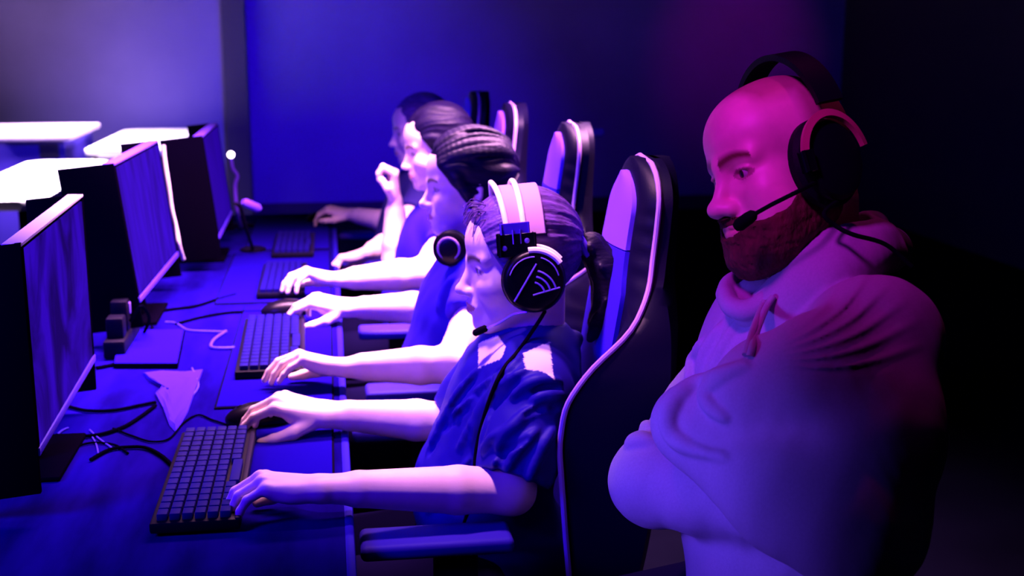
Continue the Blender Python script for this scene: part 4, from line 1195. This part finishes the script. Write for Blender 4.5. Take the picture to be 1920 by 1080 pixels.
def chair(yc, xo, label):
    t = thing('gaming_chair', (.33 + xo, yc, 0), label, 'gaming chair', 'gaming chairs behind the players')
    zs = np.linspace(.50, 1.285, 120)
    W = smooth_tab([(.5, .225), (.62, .250), (.80, .262), (.95, .262), (1.02, .235), (1.08, .170), (1.14, .148), (1.22, .138), (1.30, .125)], zs)
    W = W * np.sqrt(np.clip(1 - ((zs - 1.21) / .077).clip(0) ** 2, .015, 1))
    XP = smooth_tab([(.5, .385), (.70, .365), (.85, .352), (.92, .362), (.97, .400), (1.03, .482), (1.08, .520), (1.16, .535), (1.22, .542), (1.285, .55)], zs) + xo
    XC = .395 + .165 * (zs - .5) + xo; XB = XC + .11 - .045 * ((zs - .5) / .785) ** 2
    WC = np.minimum(W * .62, .118)
    mb = MB(); rows = []; pip = {1: [], -1: []}
    for z, w, xp, xc, xb, wc in zip(zs, W, XP, XC, XB, WC):
        pleat = .0035 * math.sin(z * 2 * math.pi / .034) * (1 if .88 < z < 1.20 else .0)
        dp = min(.012, w * .2); h = []
        for s in (-1, 1):
            r = [(xb - .03, s * w * .97), (xp + .022, s * w), (xp + .004, s * (w - .004)), (xp + .002, s * (w - dp)), ((xp * .6 + xc * .4) + pleat, s * (w * .6 + wc * .4)), (xc + .006, s * (wc + (w - wc) * .12)), (xc + .004, s * wc * .97), (xc, s * wc * .45)]
            h.append(r); pip[s].append(V(xp - .001, yc + s * (w - .002), z))
        ring = h[0] + h[1][::-1] + [(xb, w * .7), (xb + .006, 0), (xb, -w * .7)]
        rows.append([V(x, yc + y, z) for x, y in ring])
    vs = mb.grid(rows, True); mb.bm.faces.new(vs[-1]); mb.bm.faces.new(vs[0][::-1])
    br = mb.build('backrest', M['black_leather'], t)
    line = pip[-1][6:] + pip[1][6:][::-1]
    MB().tube(line[::2], .0048, 8).build('piping', M['piping'], br, label='pale piping')
    def insert(name, za, zb, m, lab, top=False):
        rows = []
        for z in np.linspace(za, zb, 26):
            wc = interp(z, list(zip(zs, WC))) * .97; xc = interp(z, list(zip(zs, XC)))
            if top: wc *= math.sqrt(max(1 - max((z - zb + .07) / .07, 0) ** 2, .02))
            u = np.linspace(-1, 1, 13)
            rows.append([V(xc - .004 - .010 * (1 - a * a), yc + a * wc, z) for a in u] + [V(xc + .010, yc + a * wc, z) for a in u[::-1]])
        mb = MB(); v = mb.grid(rows, True); mb.bm.faces.new(v[-1]); mb.bm.faces.new(v[0][::-1]); mb.build(name, m, br, label=lab)
    insert('head_insert', 1.135, 1.262, M['insert'], 'lilac head insert', True)
    insert('back_insert', .56, 1.132, M['insert_dark'], 'violet back insert')
    # seat
    F = Field((-.06 + xo, yc - .32, .34), (.52 + xo, yc + .32, .56), .007)
    F.box((.22 + xo, yc, .425), (.24, .19, .045), None, .03, 0)
    for s in (-1, 1): F.chain([V(.02 + xo, yc + s * .215, .425), V(.40 + xo, yc + s * .225, .435)], .050, .03)
    solid('seat', F, M['black_leather'], t)
    for s in (-1, 1):
        a = MB().box((.150 + xo, yc + s * .285, .712), (.24, .085, .026), None, .010, 3).build('armrest', M['arm_pad'], t, label='violet arm pad')
        MB().box((.18 + xo, yc + s * .288, .60), (.07, .028, .21), None, .006).box((.19 + xo, yc + s * .245, .40), (.07, .12, .02), None, .004).box((.18 + xo, yc + s * .288, .45), (.06, .024, .12), None, .004).build('armrest_post', M['black_plastic'], a)
        MB().lathe((.42 + xo, yc + s * .215, .48), (0, s, 0), [(.05, 0), (.05, .028), (.04, .034)], 24).build('recline_hinge', M['black_plastic'], t)
    bx((.10 + xo, yc - .12, .33), (.34 + xo, yc + .12, .375), .006).build('mechanism', M['gunmetal'], t)
    MB().lathe((.22 + xo, yc, .08), (0, 0, 1), [(.034, 0), (.034, .14), (.026, .145), (.026, .26)], 24).build('gas_lift', M['gunmetal'], t)
    for i in range(5):
        a = rad(72 * i + 20); d = V(math.cos(a), math.sin(a), 0); c = V(.22 + xo, yc, 0)
        l = MB().tube([c + V(0, 0, .105), c + d * .16 + V(0, 0, .095), c + d * .30 + V(0, 0, .075)], [.026, .022, .016], 10).build('leg', M['black_plastic'], t)
        n = V(-d[1], d[0], 0); w = MB()
        for s in (-1, 1): w.lathe(c + d * .305 + V(0, 0, .029) + n * (.006 * s), n * s, [(.020, 0), (.029, .002), (.029, .016), (.024, .019)], 18)
        w.build('caster', M['black_rubber'], l)
    return t


chair(2.10, 0, 'nearest gaming chair, pale piping, behind the ponytailed player')
chair(2.93, .035, 'second gaming chair from the front, lilac headrest beside a pale bar')
chair(3.76, .012, 'third gaming chair, only an edge seen between two heads')
chair(4.55, .0, 'farthest gaming chair, hidden behind the seated players')

t = thing('stool', (.69, 1.64, 0), 'black stool under the bearded man', 'stool')
MB().lathe((.69, 1.64, .50), (0, 0, 1), [(.17, 0), (.185, .01), (.185, .04), (.17, .055)], 40).build('seat', M['black_leather'], t)
MB().lathe((.69, 1.64, .02), (0, 0, 1), [(.03, 0), (.03, .48)], 20).build('column', M['gunmetal'], t)
MB().lathe((.69, 1.64, 0), (0, 0, 1), [(.19, 0), (.19, .012), (.05, .03)], 40).build('base', M['gunmetal'], t)

# ---------------------------------------------------------------- beyond the desk
def table(poly, label, name='table', top='white_top', th=.045):
    P = [atZ(*p, .75) if len(p) == 2 else V(*p) for p in poly]; c = sum(P) / len(P)
    t = thing(name, (c[0], c[1], 0), label, 'table', 'tables across the room')
    MB().prism([p - V(0, 0, th) for p in P], (0, 0, th), .012).build('tabletop', M[top], t)
    for p in P[::max(1, len(P) // 4)]:
        q = c + (p - c) * .85; MB().lathe((q[0], q[1], 0), (0, 0, 1), [(.025, 0), (.022, .75 - th)], 14).build('leg', M['gunmetal'], t)


def rrect(x0, x1, y0, y1, r):
    o = []
    for cx, cy, a0 in ((x1 - r, y1 - r, 0), (x0 + r, y1 - r, 90), (x0 + r, y0 + r, 180), (x1 - r, y0 + r, 270)):
        for k in range(6): a = rad(a0 + 18 * k); o.append((cx + r * math.cos(a), cy + r * math.sin(a), .75))
    return o


table(rrect(-1.76, -1.29, 5.78, 7.65, .10), 'blown-out white table behind the second monitor')
table(rrect(-1.57, -1.02, 8.25, 10.05, .10), 'white table farther back, seen over the top of the second monitor')
t = thing('counter', (-2.6, 8.8, 0), 'lilac-topped blue counter with a dark square opening, at the far left', 'counter')
bx((-3.9, 8.32, 0), (-1.69, 9.30, .81), .01).build('front', M['counter_blue'], t)
bx((-3.95, 8.26, .81), (-1.64, 9.36, .85), .012).build('counter_top', M['lilac_top'], t)
a, b = atY(73, 270, 8.31), atY(111, 296, 8.31)
bx((a[0], 8.305, b[2]), (b[0], 8.33, a[2]), .004).build('opening', M['hole'], t)  # solid slab; its dark colour stands for the shade inside an opening
a, b = atY(1098, 251, 5.6), atY(1132, 249, 5.6)
t = thing('wall_lamp', (b[0], 5.6, 0), 'short horizontal pale tube lamp on a post behind the second chair', 'lamp')
MB().lathe(a, b - a, [(.016, 0), (.022, .006), (.022, np.linalg.norm(b - a) - .006), (.016, np.linalg.norm(b - a))], 18).build('tube', M['piping'], t)
MB().tube([V(a[0] + .02, 5.61, 0.012), V(a[0] + .02, 5.61, a[2])], .014, 10).build('post', M['black_plastic'], t)
MB().lathe((a[0] + .02, 5.61, 0), (0, 0, 1), [(.12, 0), (.12, .012), (.03, .025)], 24).build('foot', M['black_plastic'], t)
# ---------------------------------------------------------------- light
def aim(o, tgt): o.rotation_euler = (Vector(tgt) - o.location).to_track_quat('-Z', 'Y').to_euler()


def area(name, loc, tgt, size, power, color, spread=180, sy=None):
    l = bpy.data.lights.new(name, 'AREA'); l.energy = power; l.color = color; l.size = size; l.spread = rad(spread)
    if sy: l.shape = 'RECTANGLE'; l.size_y = sy
    o = bpy.data.objects.new(name, l); o.location = loc; COL.objects.link(o); aim(o, tgt); return o


def spot(name, loc, tgt, ang, blend, power, color, r=.08):
    l = bpy.data.lights.new(name, 'SPOT'); l.energy = power; l.color = color; l.spot_size = rad(ang); l.spot_blend = blend; l.shadow_soft_size = r
    o = bpy.data.objects.new(name, l); o.location = loc; COL.objects.link(o); aim(o, tgt); return o


PINK, BLUE = (1.0, .40, .80), (.03, .002, 1.0)
area('desk_strip_light', (.18, 3.22, 2.40), (-.20, 3.22, .85), .30, 240, PINK, 92, 2.6)
spot('shoulder_light', (.02, 2.2, 2.75), (.26, 2.08, 1.0), 26, .5, 330, PINK, .10)  # added fill without a fixture, brightens the nearest player's shoulder
area('tables_light', (-1.7, 7.6, 2.7), (-1.7, 7.6, .75), .8, 300, (1, .70, 1), 66, 3.8)
spot('rail_light', (-.55, 2.1, 2.6), (-.50, 2.2, 1.2), 26, .4, 30, PINK, .1)  # added spot, no lamp there; whitens the nearest monitor's top rail
spot('blue_wash', (-1.6, 1.2, 2.05), (.0, 3.2, .85), 66, .35, 440, BLUE, .4)
spot('chair_light', (-.35, 1.95, 2.70), (.46, 2.12, 1.16), 16, .5, 330, PINK, .08)  # extra unseen spot put in to lift the first headrest
spot('wall_blue', (-.2, 6.2, 2.3), (-.2, 10.2, .5), 62, 1, 1300, (.05, .001, 1))
spot('wall_purple', (1.2, 6.8, 2.9), (1.5, 10.2, 1.6), 56, 1, 150, (.17, .02, .6))  # added wash with no real source, tints the middle of the back wall
spot('wall_magenta', (3.4, 8.2, 2.9), (3.45, 10.2, 1.4), 40, 1, 75, (.75, .0, .65))  # invented glow on the right of the back wall
spot('wall_grey', (-2.4, 7.9, 2.95), (-2.3, 10.2, 1.55), 70, 1, 90, (.50, .42, .48))  # unseen wash added to grey the upper left of the back wall
spot('counter_blue', (-1.9, 5.2, 2.5), (-2.2, 8.3, .55), 26, .6, 260, (.10, .03, 1))  # light added only to brighten the counter front
spot('magenta_spot', (-.15, .95, 2.25), (.58, 1.60, 1.30), 30, 1, 46, (1, .02, 1.25), .10)
spot('violet_spot', (-.30, 1.26, 1.12), (.37, 1.53, .93), 50, 1, 48, (.14, .045, 1), .08)
spot('rose_rim', (.75, 1.85, 2.5), (.58, 1.46, 1.05), 30, .8, 7, (1, .02, .45), .03)
w = bpy.data.worlds.new('world'); scene.world = w; w.use_nodes = True
w.node_tree.nodes['Background'].inputs[0].default_value = (.02, .004, .30, 1); w.node_tree.nodes['Background'].inputs[1].default_value = .03

cam = bpy.data.cameras.new('camera'); co = bpy.data.objects.new('camera', cam); COL.objects.link(co)
co.location = (0, 0, EYE); co.rotation_euler = (math.pi / 2 - PITCH, 0, -YAW); cam.lens = FPX / 1920 * 36; cam.sensor_width = 36
cam.dof.use_dof = True; cam.dof.focus_distance = 1.78; cam.dof.aperture_fstop = 5.0; cam.clip_start = .05
scene.camera = co
vs = scene.view_settings; vs.view_transform = 'Standard'; vs.look = 'None'; vs.gamma = 1; vs.exposure = 0; vs.use_curve_mapping = False
